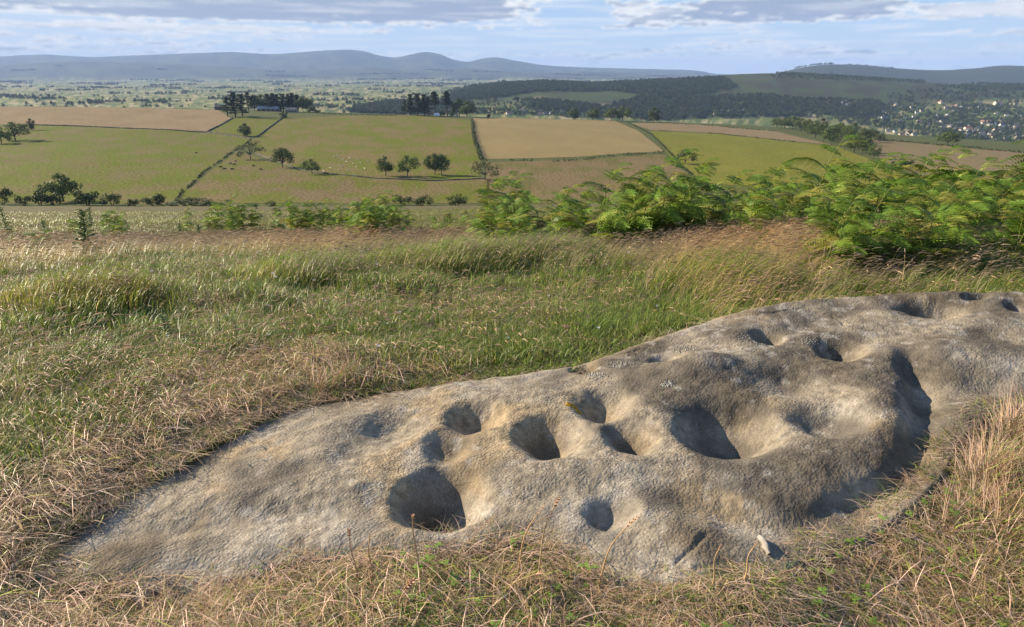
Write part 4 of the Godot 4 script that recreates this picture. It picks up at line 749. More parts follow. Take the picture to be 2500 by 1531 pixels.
func stuff_material(rough := 0.85, back := 0.0, spec := 0.3) -> StandardMaterial3D:
	var m := StandardMaterial3D.new()
	m.vertex_color_use_as_albedo = true
	m.roughness = rough
	m.metallic_specular = spec
	if back > 0.0:
		m.backlight_enabled = true
		m.backlight = Color(back, back, back).linear_to_srgb()
	return m

# ---------------------------------------------------------------- the lie of the land
func cr(p0: float, p1: float, p2: float, p3: float, t: float) -> float:
	return 0.5 * (2.0 * p1 + (p2 - p0) * t + (2.0 * p0 - 5.0 * p1 + 4.0 * p2 - p3) * t * t + (3.0 * p1 - p0 - 3.0 * p2 + p3) * t * t * t)

func land_row(k: int, i: int, t: float) -> float:
	var r: Array = LAND[clampi(k, 0, LAND.size() - 1)]
	return cr(r[maxi(i - 1, 0)], r[i], r[mini(i + 1, 6)], r[mini(i + 2, 6)], t)

func land_table(a: float, lf: float) -> float:
	var last := LAND_LOG.size() - 1
	lf = clampf(lf, LAND_LOG[0], LAND_LOG[last] - 0.000001)
	var j := mini(LAND_LOG.bsearch(lf, false) - 1, last - 1)
	var h: float = LAND_LOG[j + 1] - LAND_LOG[j]
	var t: float = (lf - LAND_LOG[j]) / h
	var fa := clampf((a + 0.9) / 0.3, 0.0, 5.9999)
	var i := int(fa)
	var ti := fa - i
	var r0 := land_row(j - 1, i, ti)
	var r1 := land_row(j, i, ti)
	var r2 := land_row(j + 1, i, ti)
	var r3 := land_row(j + 2, i, ti)
	var d0: float = (r2 - r0) / (LAND_LOG[j + 1] - LAND_LOG[maxi(j - 1, 0)])
	var d1: float = (r3 - r1) / (LAND_LOG[mini(j + 2, last)] - LAND_LOG[j])
	return (2 * t * t * t - 3 * t * t + 1) * r1 + (t * t * t - 2 * t * t + t) * h * d0 + (-2 * t * t * t + 3 * t * t) * r2 + (t * t * t - t * t) * h * d1

func near_land(x: float, f: float) -> float:
	f = maxf(f, -6.0)
	var last := NEAR_F.size() - 1
	var j := clampi(NEAR_F.bsearch(f, false) - 1, 0, last - 1)
	var h: float = NEAR_F[j + 1] - NEAR_F[j]
	var t: float = minf(1.0, (f - NEAR_F[j]) / h)
	var d0: float = (NEAR_Y[j + 1] - NEAR_Y[maxi(j - 1, 0)]) / (NEAR_F[j + 1] - NEAR_F[maxi(j - 1, 0)])
	var d1: float = (NEAR_Y[mini(j + 2, last)] - NEAR_Y[j]) / (NEAR_F[mini(j + 2, last)] - NEAR_F[j])
	var y: float = (2 * t * t * t - 3 * t * t + 1) * NEAR_Y[j] + (t * t * t - 2 * t * t + t) * h * d0 + (-2 * t * t * t + 3 * t * t) * NEAR_Y[j + 1] + (t * t * t - t * t) * h * d1
	x = clampf(x, -12.0, 12.0)
	return y + (0.045 * x if x > 0.0 else 0.012 * x)

func bicubic(tab: Array, x0: float, f0: float, d: float, x: float, f: float) -> float:
	var nx: int = tab[0].size()
	var nf := tab.size()
	var fx := clampf((x - x0) / d, 0.0, nx - 1.001)
	var ff := clampf((f - f0) / d, 0.0, nf - 1.001)
	var i := int(fx)
	var j := int(ff)
	var t := fx - i
	var i0 := maxi(i - 1, 0)
	var i2 := mini(i + 1, nx - 1)
	var i3 := mini(i + 2, nx - 1)
	var q := [0.0, 0.0, 0.0, 0.0]
	for k in 4:
		var r: Array = tab[clampi(j - 1 + k, 0, nf - 1)]
		q[k] = cr(r[i0], r[i], r[i2], r[i3], t)
	return cr(q[0], q[1], q[2], q[3], ff - j)

func land(x: float, f: float) -> float:               # height of the bare land
	var w := smoothstep(16.0, 42.0, f)
	var y := 0.0
	if w < 1.0:
		var g := near_land(x, f)
		if f > 0.7 and f < 5.0 and absf(x) < 4.0:
			var k := smoothstep(0.7, 1.0, f) * (1.0 - smoothstep(3.9, 5.0, f)) * (1.0 - smoothstep(3.0, 4.0, absf(x)))
			g = lerpf(g, bicubic(TURF, -4.0, 0.6, 0.2, x, f), k)
		if f > 0.9:
			g += hummocks(x, f)
		y += (1.0 - w) * g
	if w > 0.0:
		var a := x / f
		var lf := log(f)
		var t := land_table(clampf(a, -0.9, 0.9), lf)
		if f > 1400.0:
			var fi := clampf((a + 1.3) / 0.02, 0.0, 129.999)
			var i := int(fi)
			for r in RIDGES:
				var d: float = lf - r.lf
				var wid: float = r.front if d < 0.0 else r.back
				if absf(d) < wid * 2.6:
					var tops: Array = r.top
					var top: float = cr(tops[maxi(i - 1, 0)], tops[i], tops[i + 1], tops[mini(i + 2, 130)], fi - i)
					if top > t:
						t += (top - t) * exp(-pow(d / wid, 2.0))
			t += noise_a.get_noise_2d(x * 0.02, f * 0.02) * smoothstep(1600.0, 6000.0, f) * 16.0 * (1.0 - 0.6 * smoothstep(15000.0, 20000.0, f))
		elif f > 60.0:
			t += noise_a.get_noise_2d(x * 0.5, f * 0.5) * 0.8 * smoothstep(60.0, 300.0, f)
		y += w * t
	return y

func hummocks(x: float, f: float) -> float:
	var y := 0.0
	for m in MOUNDS:
		var dx: float = (x - m[0]) / m[2]
		var df: float = (f - m[1]) / m[3]
		var q := dx * dx + df * df
		if q < 6.0: y += m[4] * exp(-q)
	return y + noise_b.get_noise_2d(x * 14.0, f * 14.0) * 0.07 * smoothstep(2.8, 6.0, f) + noise_b.get_noise_2d(x * 70.0, f * 70.0) * 0.045 * smoothstep(2.3, 3.2, f + 0.6 * maxf(0.0, -x - 0.6))

func rock_edge(x: float, f: float) -> float:          # metres inside the rock's outline (negative outside)
	if x < -1.8 or x > 2.9 or f < 0.9 or f > 3.4: return -1.0
	var best := 100.0
	var inside := false
	var count := OUTLINE.size()
	var p := Vector2(x, f)
	var b: Vector2 = OUTLINE[count - 1]
	for q in OUTLINE:
		var a: Vector2 = q
		var e := b - a
		var w := p - a
		best = minf(best, (w - e * clampf(w.dot(e) / e.length_squared(), 0.0, 1.0)).length_squared())
		if (a.y > f) != (b.y > f) and x < (b.x - a.x) * (f - a.y) / (b.y - a.y) + a.x: inside = not inside
		b = a
	return sqrt(best) * (1.0 if inside else -1.0)

func turf(x: float, f: float) -> float:               # height of the ground that shows, sunk beneath the rock
	var y := land(x, f)
	if f > 0.9 and f < 3.4 and x > -1.8 and x < 2.9:
		var e := rock_edge(x, f)
		if e > 0.0:
			y = lerpf(y, minf(y, rock_base(x, f) - 0.22), smoothstep(0.0, 0.05, e))
	return y

func rock_base(x: float, f: float) -> float:
	return bicubic(ROCK, -1.6, 1.3, 0.1, x, f)

# ---------------------------------------------------------------- sky: air and clouds
func make_sky() -> PanoramaSkyMaterial:
	var cloud := FastNoiseLite.new()
	cloud.seed = 11
	cloud.frequency = 1.0
	cloud.noise_type = FastNoiseLite.TYPE_SIMPLEX_SMOOTH
	cloud.fractal_octaves = 5
	var small := sky_part(cloud, 768, 384, 0, 384)
	small.resize(3072, 1536, Image.INTERPOLATE_CUBIC)
	var fine := sky_part(cloud, 3072, 1536, 640, 790)
	small.blit_rect(fine, Rect2i(0, 0, 3072, 150), Vector2i(0, 640))
	var m := PanoramaSkyMaterial.new()
	m.panorama = ImageTexture.create_from_image(small)
	return m

func sky_part(cloud: FastNoiseLite, w: int, h: int, from: int, to: int) -> Image:
	var im := Image.create(w, to - from, false, Image.FORMAT_RGBF)
	var sun_az := -deg_to_rad(SUN_TURN)
	var sun_dir := Vector3(sin(sun_az) * cos(deg_to_rad(SUN_HEIGHT)), sin(deg_to_rad(SUN_HEIGHT)), cos(sun_az) * cos(deg_to_rad(SUN_HEIGHT)))
	for row in range(from, to):
		var el := 90.0 - (row + 0.5) / h * 180.0
		var er := deg_to_rad(el)
		var e := maxf(el, 0.0)
		var up := 1.0 - exp(-e / 14.0)
		var clear := Color(0.80, 0.88, 0.94).lerp(Color(0.36, 0.59, 0.88), 1.0 - exp(-e / 4.0)).lerp(Color(0.10, 0.22, 0.52), 1.0 - exp(-e / 30.0))
		for col in w:
			var az := (col + 0.5) / w * 360.0
			if az > 180.0: az -= 360.0
			var ar := deg_to_rad(az)
			var near_sun := Vector3(sin(ar) * cos(er), sin(er), cos(ar) * cos(er)).dot(sun_dir)
			var glow := pow(maxf(0.0, near_sun), 3.0)
			var c := clear.lerp(Color(0.92, 0.93, 0.93), 0.55 * glow * exp(-e / 30.0))
			if el > -1.0:
				# a deck of flat clouds seen edge on: stretched along the horizon, larger overhead
				var k := 3.2 / (1.0 + e * 0.03)
				var ex := log(1.0 + e * 0.35) * 2.6
				var d := cloud.get_noise_3d(cos(ar) * k, sin(ar) * k, ex)
				var fineness := cloud.get_noise_3d(cos(ar) * 22.0 + 20.0, sin(ar) * 22.0, ex * 6.0)
				var white := 0.0
				var bias := 0.02 - 0.25 * smoothstep(8.0, 30.0, e)
				for m in CLOUDS:
					var dx: float = absf(az - m[0]) / m[2]
					var dy: float = (el - m[1]) / (m[3] if el > m[1] else m[4])
					var q := dx * dx + dy * dy
					if q < 5.0:
						bias += m[5] * exp(-q * q)
						white += m[6] * exp(-q * q)
				var s := d * 0.75 + fineness * 0.55 + bias
				var cover := smoothstep(0.0, 0.20, s)
				var thick := smoothstep(0.14, 0.55, s + fineness * 0.3) * (1.0 - 0.75 * minf(1.0, white))
				var lit := Color(0.95, 0.95, 0.94).lerp(Color(1.0, 0.98, 0.94), glow)
				var grey := Color(0.33, 0.395, 0.53).lerp(Color(0.50, 0.56, 0.66), glow * 0.5)
				var body := lit.lerp(grey, thick)
				c = c.lerp(body, cover * smoothstep(-0.2, 0.8, el) * 0.95)
				# thin veils low in the sky
				var veil := cloud.get_noise_3d(cos(ar) * 5.0 + 40.0, sin(ar) * 5.0, ex * 6.0)
				c = c.lerp(lit, smoothstep(0.0, 0.4, veil) * 0.6 * exp(-e / 9.0))
			im.set_pixel(col, row - from, c)
	return im

# ---------------------------------------------------------------- ground and fields
var ray_turn := PackedFloat32Array()      # the sheet's rays: angle from straight ahead
var ring := PackedFloat32Array()          # the sheet's rings: distance
var sheet := PackedVector3Array()

func make_ground() -> void:
	var a := -52.0
	while a < 52.0:
		ray_turn.append(deg_to_rad(a))
		a += 0.16
	while a < 308.5:
		ray_turn.append(deg_to_rad(a))
		a += 6.0
	var r := 0.45
	while r < 6.0:
		ring.append(r)
		r *= 1.022
	while r < 34000.0:
		ring.append(r)
		r *= 1.036
	var n := ray_turn.size()
	var cols := PackedColorArray()
	for j in ring.size():
		for i in n:
			var x := sin(ray_turn[i]) * ring[j]
			var f := cos(ray_turn[i]) * ring[j]
			sheet.append(Vector3(x, turf(x, f), -f))
			cols.append(ground_color(x, f, ring[j]))
	var idx := PackedInt32Array()
	for j in ring.size() - 1:
		for i in n:
			var i2 := (i + 1) % n
			var p := j * n + i
			var q := j * n + i2
			idx.append_array([p, p + n, q + n, p, q + n, q])
	var centre := sheet.size()
	var verts := sheet.duplicate()
	verts.append(Vector3(0, turf(0, 0), 0))
	cols.append(ground_color(0, 0, 0))
	for i in n:
		idx.append_array([centre, i, (i + 1) % n])
	var st := SurfaceTool.new()
	var arr := []
	arr.resize(Mesh.ARRAY_MAX)
	arr[Mesh.ARRAY_VERTEX] = verts
	arr[Mesh.ARRAY_COLOR] = cols
	arr[Mesh.ARRAY_INDEX] = idx
	st.create_from_arrays(arr)
	st.generate_normals()
	var m := stuff_material(0.95, 0.0, 0.2)
	m.albedo_texture = noise_texture(0.03, Color(0.76, 0.76, 0.76), Color(1, 1, 1), 512, 5, FastNoiseLite.TYPE_SIMPLEX_SMOOTH, 7)
	m.uv1_triplanar = true
	m.uv1_world_triplanar = true
	m.uv1_scale = Vector3.ONE * 0.7
	tag(piece("ground", st.commit(), m), "", "", "", "structure")

func ground_color(x: float, f: float, r: float) -> Color:
	if r < 220.0:
		var n := noise_b.get_noise_2d(x * 6.0, f * 6.0) + 0.5 * noise_c.get_noise_2d(x * 30.0, f * 30.0)
		var c := rgb(0.12, 0.095, 0.05).lerp(rgb(0.10, 0.115, 0.035), smoothstep(-0.2, 0.3, n))
		return c.lerp(rgb(0.165, 0.145, 0.075), smoothstep(10.0, 30.0, f + 20.0 * n) * (0.6 + 0.4 * n))
	if r < 1500.0 or f < 0.0:
		return rgb(0.10, 0.11, 0.035)
	# far country: a patchwork of fields, then moor on the hills
	var w := noise_a.get_noise_2d(x * 0.03, f * 0.03) * 260.0
	var v := cells.get_noise_2d(x * 0.8 + w, f * 0.55 - w * 0.5)
	var pick := int(absf(v) * 997.0) % 9
	var field: Color = [rgb(0.14, 0.18, 0.05), rgb(0.11, 0.15, 0.04), rgb(0.19, 0.21, 0.07), rgb(0.32, 0.27, 0.13), rgb(0.09, 0.12, 0.035), rgb(0.25, 0.27, 0.08), rgb(0.40, 0.34, 0.19), rgb(0.13, 0.17, 0.05), rgb(0.08, 0.11, 0.04)][pick]
	var y := land(x, f)
	var moor := rgb(0.04, 0.045, 0.03).lerp(rgb(0.09, 0.10, 0.04), smoothstep(-0.25, 0.3, noise_b.get_noise_2d(x * 0.05, f * 0.05)))
	var high := smoothstep(-75.0, -20.0, y + noise_a.get_noise_2d(x * 0.06, f * 0.06) * 40.0) if f > 9000.0 else 0.0
	if f < 6500.0 and x > f * -0.1:
		high = smoothstep(-118.0, -92.0, y + noise_a.get_noise_2d(x * 0.1, f * 0.1) * 30.0)
		moor = rgb(0.055, 0.054, 0.03).lerp(rgb(0.065, 0.088, 0.03), smoothstep(-0.2, 0.2, noise_b.get_noise_2d(x * 0.12, f * 0.2)))
	if f > 6500.0 and f < 11000.0 and x > f * 0.25:
		high = 1.0
		moor = rgb(0.05, 0.055, 0.035)
	return field.lerp(moor, high)

func turn_of(x: float, f: float) -> float:
	return (rad_to_deg(atan2(x, f)) + 52.0) / 0.16

func ring_of(x: float, f: float) -> float:
	var first := 0
	while ring[first] < 6.0: first += 1
	return (log(sqrt(x * x + f * f) / ring[first]) / log(1.036)) + first

func on_sheet(t: float, r: float, lift: float) -> Vector3:
	var i := clampi(int(t), 0, 649)
	var j := clampi(int(r), 0, ring.size() - 2)
	var n := ray_turn.size()
	var a := t - i
	var b := r - j
	var p := sheet[j * n + i].lerp(sheet[j * n + i + 1], a).lerp(sheet[(j + 1) * n + i].lerp(sheet[(j + 1) * n + i + 1], a), b)
	p.y += lift
	return p

func make_fields() -> void:
	for fd in FIELDS:
		var poly := PackedVector2Array()
		var pts: Array = fd.points
		for k in pts.size():
			var a: Vector2 = pts[k]
			var b: Vector2 = pts[(k + 1) % pts.size()]
			for s in 6:
				var q := a.lerp(b, s / 6.0)
				poly.append(Vector2(turn_of(q.x, q.y), ring_of(q.x, q.y)))
		var lo := poly[0]
		var hi := poly[0]
		for p in poly:
			lo = lo.min(p)
			hi = hi.max(p)
		lo = lo.max(Vector2(0, 0))
		hi = hi.min(Vector2(648, ring.size() - 2))
		var s := Shape.new()
		var c0: Color = fd.colors[0]
		var c1: Color = fd.colors[1]
		for j in range(int(lo.y), int(hi.y) + 1):
			for i in range(int(lo.x), int(hi.x) + 1):
				var cell := PackedVector2Array([Vector2(i, j), Vector2(i + 1, j), Vector2(i + 1, j + 1), Vector2(i, j + 1)])
				for part in Geometry2D.intersect_polygons(poly, cell):
					var tr := Geometry2D.triangulate_polygon(part)
					var k := s.v.size()
					for q in part:
						var p := on_sheet(q.x, q.y, 0.12)
						var e := 1.0
						var nn := noise_b.get_noise_2d(p.x * fd.grain, p.z * fd.grain * 0.6) + 0.6 * noise_c.get_noise_2d(p.x * fd.grain * 3.0, p.z * fd.grain * 1.5)
						s.point(p, Vector3(0, e, 0), c0.lerp(c1, smoothstep(fd.share - 0.5, fd.share + 0.5, nn)))
					for q in tr.size() / 3:
						var a: Vector3 = s.v[k + tr[q * 3]]
						var b: Vector3 = s.v[k + tr[q * 3 + 1]]
						var d: Vector3 = s.v[k + tr[q * 3 + 2]]
						if (d - a).cross(b - a).y < 0.0: s.tri(k + tr[q * 3], k + tr[q * 3 + 2], k + tr[q * 3 + 1])
						else: s.tri(k + tr[q * 3], k + tr[q * 3 + 1], k + tr[q * 3 + 2])
		for k in s.v.size():
			var p := s.v[k]
			var r := 3.0
			s.n[k] = Vector3(land(p.x - r, -p.z) - land(p.x + r, -p.z), 2.0 * r, land(p.x, -p.z + r) - land(p.x, -p.z - r)).normalized()
		tag(piece(fd.name, s.mesh(), field_material(fd.rows)), "", "", "", "structure")

var field_mats := {}
func field_material(rows: float) -> StandardMaterial3D:
	if field_mats.has(rows): return field_mats[rows]
	var m := stuff_material(0.95, 0.0, 0.15)
	m.albedo_texture = noise_texture(0.04, Color(0.54, 0.52, 0.47), Color(1, 1, 1), 1024, 6, FastNoiseLite.TYPE_SIMPLEX_SMOOTH, 21)
	m.uv1_triplanar = true
	m.uv1_world_triplanar = true
	m.uv1_scale = Vector3(0.011 * rows, 0.011, 0.008 / rows)
	field_mats[rows] = m
	return m

# ---------------------------------------------------------------- the carved rock
func rock_height(x: float, f: float, e: float) -> float:
	var h := rock_base(x, f)
	h += noise_b.get_noise_2d(x * 70.0, f * 110.0) * 0.015
	h += noise_c.get_noise_2d(x * 230.0, f * 260.0) * 0.0042
	h += noise_c.get_noise_2d(x * 900.0 + 50.0, f * 900.0) * 0.0009
	var wx := x + noise_b.get_noise_2d(x * 130.0 + 9.0, f * 130.0) * 0.014
	var wf := f + noise_b.get_noise_2d(x * 130.0, f * 130.0 + 70.0) * 0.014
	for m in ROCK_SWELLS:                             # broad swells and hollows
		var dx: float = (x - m[0]) / m[2]
		var df: float = (f - m[1]) / m[3]
		var q := dx * dx + df * df
		if q < 6.0: h += m[4] * exp(-q)
	for m in CUPS:                                    # x, f, half width, half length, depth
		var dx: float = wx - m[0]
		var df: float = wf - m[1]
		if absf(dx) < 0.34 and absf(df) < 0.34:
			var an: float = m[5]
			var q := Vector2((dx * cos(an) + df * sin(an)) / m[2], (-dx * sin(an) + df * cos(an)) / m[3]).length()
			if q < 2.4:
				var bowl := 1.0 - smoothstep(0.1, 1.1, q)
				h -= m[4] * (0.80 * bowl + 0.22 * exp(-q * q * 0.95))
	h += groove_at(wx, wf) + crack_at(wx + noise_c.get_noise_2d(x * 700.0, f * 700.0) * 0.01, wf)
	if e < 0.10: h -= pow((0.10 - e) / 0.10, 2.4) * (0.012 + 0.07 * smoothstep(-0.2, 1.2, x) * smoothstep(2.0, 2.4, f))
	return h

func groove_at(x: float, f: float) -> float:          # the long curved groove: a steep inner bank, a gentle outer one
	if x < 0.05 or f > 2.7: return 0.0
	var best := 10.0
	var along := 0.0
	var sgn := 1.0
	for k in GROOVE.size() - 1:
		var a: Vector2 = GROOVE[k]
		var b: Vector2 = GROOVE[k + 1]
		var e := b - a
		var w := Vector2(x, f) - a
		var t := clampf(w.dot(e) / e.length_squared(), 0.0, 1.0)
		var d := (w - e * t).length()
		if d < best:
			best = d
			along = (k + t) / (GROOVE.size() - 1.0)
			sgn = signf(e.x * w.y - e.y * w.x)
	if best > 0.4: return 0.0
	var fade := smoothstep(0.0, 0.12, along) * (1.0 - smoothstep(0.72, 1.0, along))
	fade *= lerpf(0.9, 0.55, smoothstep(0.35, 0.6, along))
	if sgn < 0.0:                                     # inner side
		return fade * (-0.062 * exp(-pow(best / 0.045, 2.0)) + 0.018 * exp(-pow((best - 0.15) / 0.08, 2.0)))
	return fade * -0.062 * exp(-pow(best / 0.075, 2.0))

func crack_at(x: float, f: float) -> float:           # fine bedding cracks
	var d := 1.0
	for line in CRACKS:
		for k in line.size() - 1:
			var a: Vector2 = line[k]
			var e: Vector2 = line[k + 1] - a
			var w := Vector2(x, f) - a
			d = minf(d, (w - e * clampf(w.dot(e) / e.length_squared(), 0.0, 1.0)).length())
	return -0.007 * exp(-pow(d / 0.006, 2.0)) if d < 0.03 else 0.0

func rock_color(x: float, f: float, h: float) -> Color:
	var n := noise_b.get_noise_3d(x * 60.0 + 200.0, f * 60.0, h * 60.0)
	var m := noise_c.get_noise_3d(x * 70.0 + 31.0, f * 70.0, h * 70.0)
	var s := noise_c.get_noise_3d(x * 520.0, f * 520.0, h * 520.0)
	var c := rgb(0.365, 0.315, 0.24)
	c = c.lerp(rgb(0.45, 0.345, 0.21), 0.75 * smoothstep(0.0, 0.35, n + 0.5 * exp(-pow((x + 0.1) / 0.45, 2.0) - pow((f - 2.05) / 0.3, 2.0)) + 0.4 * exp(-pow((x - 0.95) / 0.25, 2.0) - pow((f - 2.1) / 0.2, 2.0)) - 0.1))
	c = c.lerp(rgb(0.47, 0.435, 0.375), 0.6 * smoothstep(0.10, 0.4, noise_b.get_noise_3d(x * 75.0 - 90.0, f * 75.0, h * 75.0) + 0.25 * m + 0.12 * (1.0 - smoothstep(-0.9, -0.2, x))))
	# dark lichen and weathering: heavier on the right half, on the hump and in streaks
	var dark := 0.42 * smoothstep(0.1, 1.0, x) + 0.42 * exp(-pow((x - 0.66) / 0.22, 2.0) - pow((f - 2.26) / 0.13, 2.0)) + 0.25 * exp(-pow((x + 0.45) / 0.12, 2.0) - pow((f - 1.72) / 0.1, 2.0)) + 0.16 * exp(-pow((x - 0.3) / 0.3, 2.0) - pow((f - 1.8) / 0.1, 2.0))
	c = c.lerp(rgb(0.10, 0.086, 0.068), 0.8 * smoothstep(0.06, 0.6, dark + 0.9 * m + 0.35 * n + 0.35 * s))
	c = c.lerp(rgb(0.5, 0.47, 0.42), 0.45 * smoothstep(0.33, 0.5, noise_c.get_noise_3d(x * 190.0 + 77.0, f * 190.0, h * 190.0) + 0.14 * smoothstep(2.3, 2.6, f)))
	return c * (1.0 + 0.75 * s)

func make_rock() -> void:
	var step := 0.0065
	var x0 := -1.36
	var f0 := 1.26
	var nx := int((2.72 - x0) / step)
	var nf := int((3.32 - f0) / step)
	var ids := PackedInt32Array()
	ids.resize(nx * nf)
	ids.fill(-1)
	var s := Shape.new()
	var flow := rock_base(0, 2)
	for j in nf:
		for i in nx:
			var x := x0 + i * step
			var f := f0 + j * step
			var e := rock_edge(x, f)
			if e > -0.10:
				var h := rock_height(x, f, e) if e > 0.0 else rock_height(x, f, e) - 0.5 * e * e - absf(e) * 0.9
				ids[j * nx + i] = s.point(Vector3(x, h, -f), Vector3.UP, rock_color(x, f, h))
	for j in nf - 1:
		for i in nx - 1:
			var a := ids[j * nx + i]
			var b := ids[j * nx + i + 1]
			var c := ids[(j + 1) * nx + i + 1]
			var d := ids[(j + 1) * nx + i]
			if a >= 0 and b >= 0 and c >= 0 and d >= 0:
				s.tri(a, d, c); s.tri(a, c, b)
	var st := SurfaceTool.new()
	var arr := []
	arr.resize(Mesh.ARRAY_MAX)
	arr[Mesh.ARRAY_VERTEX] = s.v
	arr[Mesh.ARRAY_COLOR] = s.c
	arr[Mesh.ARRAY_INDEX] = s.t
	st.create_from_arrays(arr)
	st.generate_normals()
	var m := stuff_material(0.92, 0.0, 0.35)
	m.albedo_texture = noise_texture(0.045, Color(0.60, 0.585, 0.56), Color(1.0, 1.0, 1.0), 1024, 4, FastNoiseLite.TYPE_SIMPLEX_SMOOTH, 31)
	m.heightmap_enabled = true
	m.heightmap_texture = noise_texture(0.07, Color(0, 0, 0), Color(1, 1, 1), 1024, 4, FastNoiseLite.TYPE_VALUE_CUBIC, 32)
	m.heightmap_scale = 0.42
	m.uv1_triplanar = true
	m.uv1_world_triplanar = true
	m.uv1_scale = Vector3.ONE * 2.6
	var root := thing("carved_rock", Vector3.ZERO)
	piece("stone", st.commit(), m, root)
	# orange lichen on the rim of a cup, pale grey crusts near the back edge
	var crust := stuff_material(0.95, 0.0, 0.2)
	for l: Array in [[0.215, 2.225, 0.020, Color(0.50, 0.32, 0.02), "lichen"], [0.238, 2.205, 0.010, Color(0.46, 0.29, 0.02), "lichen"], [0.575, 2.30, 0.022, Color(0.36, 0.36, 0.33), "grey_lichen"], [0.33, 2.44, 0.04, Color(0.34, 0.33, 0.31), "grey_lichen"], [0.43, 2.52, 0.05, Color(0.31, 0.30, 0.28), "grey_lichen"], [1.02, 2.66, 0.07, Color(0.27, 0.26, 0.24), "grey_lichen"], [0.72, 2.62, 0.05, Color(0.28, 0.27, 0.25), "grey_lichen"], [1.25, 2.62, 0.05, Color(0.24, 0.23, 0.21), "grey_lichen"]]:
		var q := Shape.new()
		for k in int(700.0 * l[2] + 40.0):
			var d: Vector3 = flat_dir(rng.randf() * TAU) * (l[2] * sqrt(rng.randf()) * rng.randf_range(0.55, 1.0))
			var cx: float = l[0] + d.x * 1.3
			var cf: float = l[1] + d.z
			var at := Vector3(cx, rock_height(cx, cf, rock_edge(cx, cf)), -cf)
			var w := rng.randf_range(0.0022, 0.0045)
			q.tube([at + Vector3(0, -0.002, 0), at + Vector3(0, 0.0012, 0), at + Vector3(0, 0.0024, 0)], [w, w, w * 0.25], 6, vary(l[3], 0.25))
		piece(l[4], q.mesh(), crust, root)
	var chip := Shape.new()
	var rings := []
	for k in 7:
		var t := k / 6.0
		rings.append(Vector3(-0.012 + 0.026 * t, 0.012 + 0.012 * sin(t * 3.0), 0.034 - 0.068 * t))
	for k in 7: rings[k].y *= 0.55
	chip.tube(rings, [0.002, 0.008, 0.011, 0.008, 0.010, 0.007, 0.002], 9, Color(0.29, 0.26, 0.225))
	for k in chip.v.size():
		chip.v[k] += chip.n[k] * 0.009 * noise_c.get_noise_3dv(chip.v[k] * 900.0)
		chip.c[k] = chip.c[k] * (1.0 + 0.8 * noise_c.get_noise_3dv(chip.v[k] * 500.0))
	var stone := piece("stone_chip", chip.mesh(), crust)
	stone.position = Vector3(0.665, rock_height(0.665, 1.50, 0.1) - 0.002, -1.50)
	stone.rotation.y = 0.4
	tag(stone, "small whitish stone lying on the lower right apron of the rock", "stone")
	tag(root, "long weathered sandstone outcrop carved with deep round cup marks and a groove", "rock")

# ---------------------------------------------------------------- grass
func vary(c: Color, amount: float) -> Color:
	var k := rng.randf_range(1.0 - amount, 1.0 + amount)
	return Color(c.r * k * rng.randf_range(0.93, 1.07), c.g * k, c.b * k * rng.randf_range(0.85, 1.15))

func flat_dir(a: float) -> Vector3:
	return Vector3(cos(a), 0, sin(a))

const STRAW := [Color(0.57, 0.39, 0.25), Color(0.66, 0.48, 0.33), Color(0.46, 0.30, 0.18), Color(0.60, 0.45, 0.28), Color(0.70, 0.55, 0.40), Color(0.38, 0.24, 0.14)]
const GREEN := [Color(0.19, 0.29, 0.035), Color(0.27, 0.36, 0.05), Color(0.14, 0.23, 0.03), Color(0.33, 0.35, 0.08), Color(0.10, 0.17, 0.03), Color(0.23, 0.28, 0.055)]
const HAY := [Color(0.44, 0.35, 0.17), Color(0.48, 0.37, 0.21), Color(0.36, 0.33, 0.13), Color(0.54, 0.44, 0.26)]
const WIND := Vector3(1.0, 0.0, 0.12)

func green_tuft(n: int, h0: float, h1: float, wide: float, w: float, dry: float) -> ArrayMesh:
	var s := Shape.new()
	for i in n:
		var a := rng.randf() * TAU
		var p := flat_dir(a) * (sqrt(rng.randf()) * wide)
		var lean := (flat_dir(a + rng.randf_range(-0.9, 0.9)) * 0.9 + WIND * rng.randf_range(0.1, 0.8)).normalized()
		var side := flat_dir(rng.randf() * TAU)
		var c: Color = STRAW.pick_random() if rng.randf() < dry else GREEN.pick_random()
		c = vary(c, 0.4)
		s.blade(p - Vector3(0, 0.012, 0), Vector3.UP, lean, side, rng.randf_range(h0, h1), w * rng.randf_range(0.7, 1.3), rng.randf_range(0.15, 0.95), c, c, 3)
	return s.mesh()

func straw_tuft(n: int, wide: float, len_: float, w: float, green: float) -> ArrayMesh:
	var s := Shape.new()
	for i in n:
		var p := flat_dir(rng.randf() * TAU) * (sqrt(rng.randf()) * wide)
		var head := flat_dir(rng.randf() * TAU) * 0.8 + WIND * 0.5
		var perp := Vector3(-head.z, 0, head.x)
		var l := len_ * rng.randf_range(0.5, 1.25)
		var curl := rng.randf_range(-0.8, 0.8)
		var rise := rng.randf_range(0.05, 0.5)
		var c: Color = vary(GREEN.pick_random() if rng.randf() < green else STRAW.pick_random(), 0.25)
		var k := s.v.size()
		var hw := w * rng.randf_range(0.6, 1.2) * 0.5
		var y0 := rng.randf_range(-0.008, 0.02)
		for q in 5:
			var t := q / 4.0
			var at := p + head * (l * t) + perp * (l * curl * t * t) + Vector3(0, y0 + l * rise * (2.6 * t * (1.15 - t)), 0)
			var nn := (Vector3.UP + perp * rng.randf_range(-0.6, 0.6)).normalized()
			var sd := (perp + Vector3(0, curl, 0)).normalized()
			s.point(at - sd * hw * (1.0 - t * 0.8), nn, c)
			s.point(at + sd * hw * (1.0 - t * 0.8), nn, c)
		for q in 4:
			var a := k + q * 2
			s.tri(a, a + 2, a + 3); s.tri(a, a + 3, a + 1)
	return s.mesh()

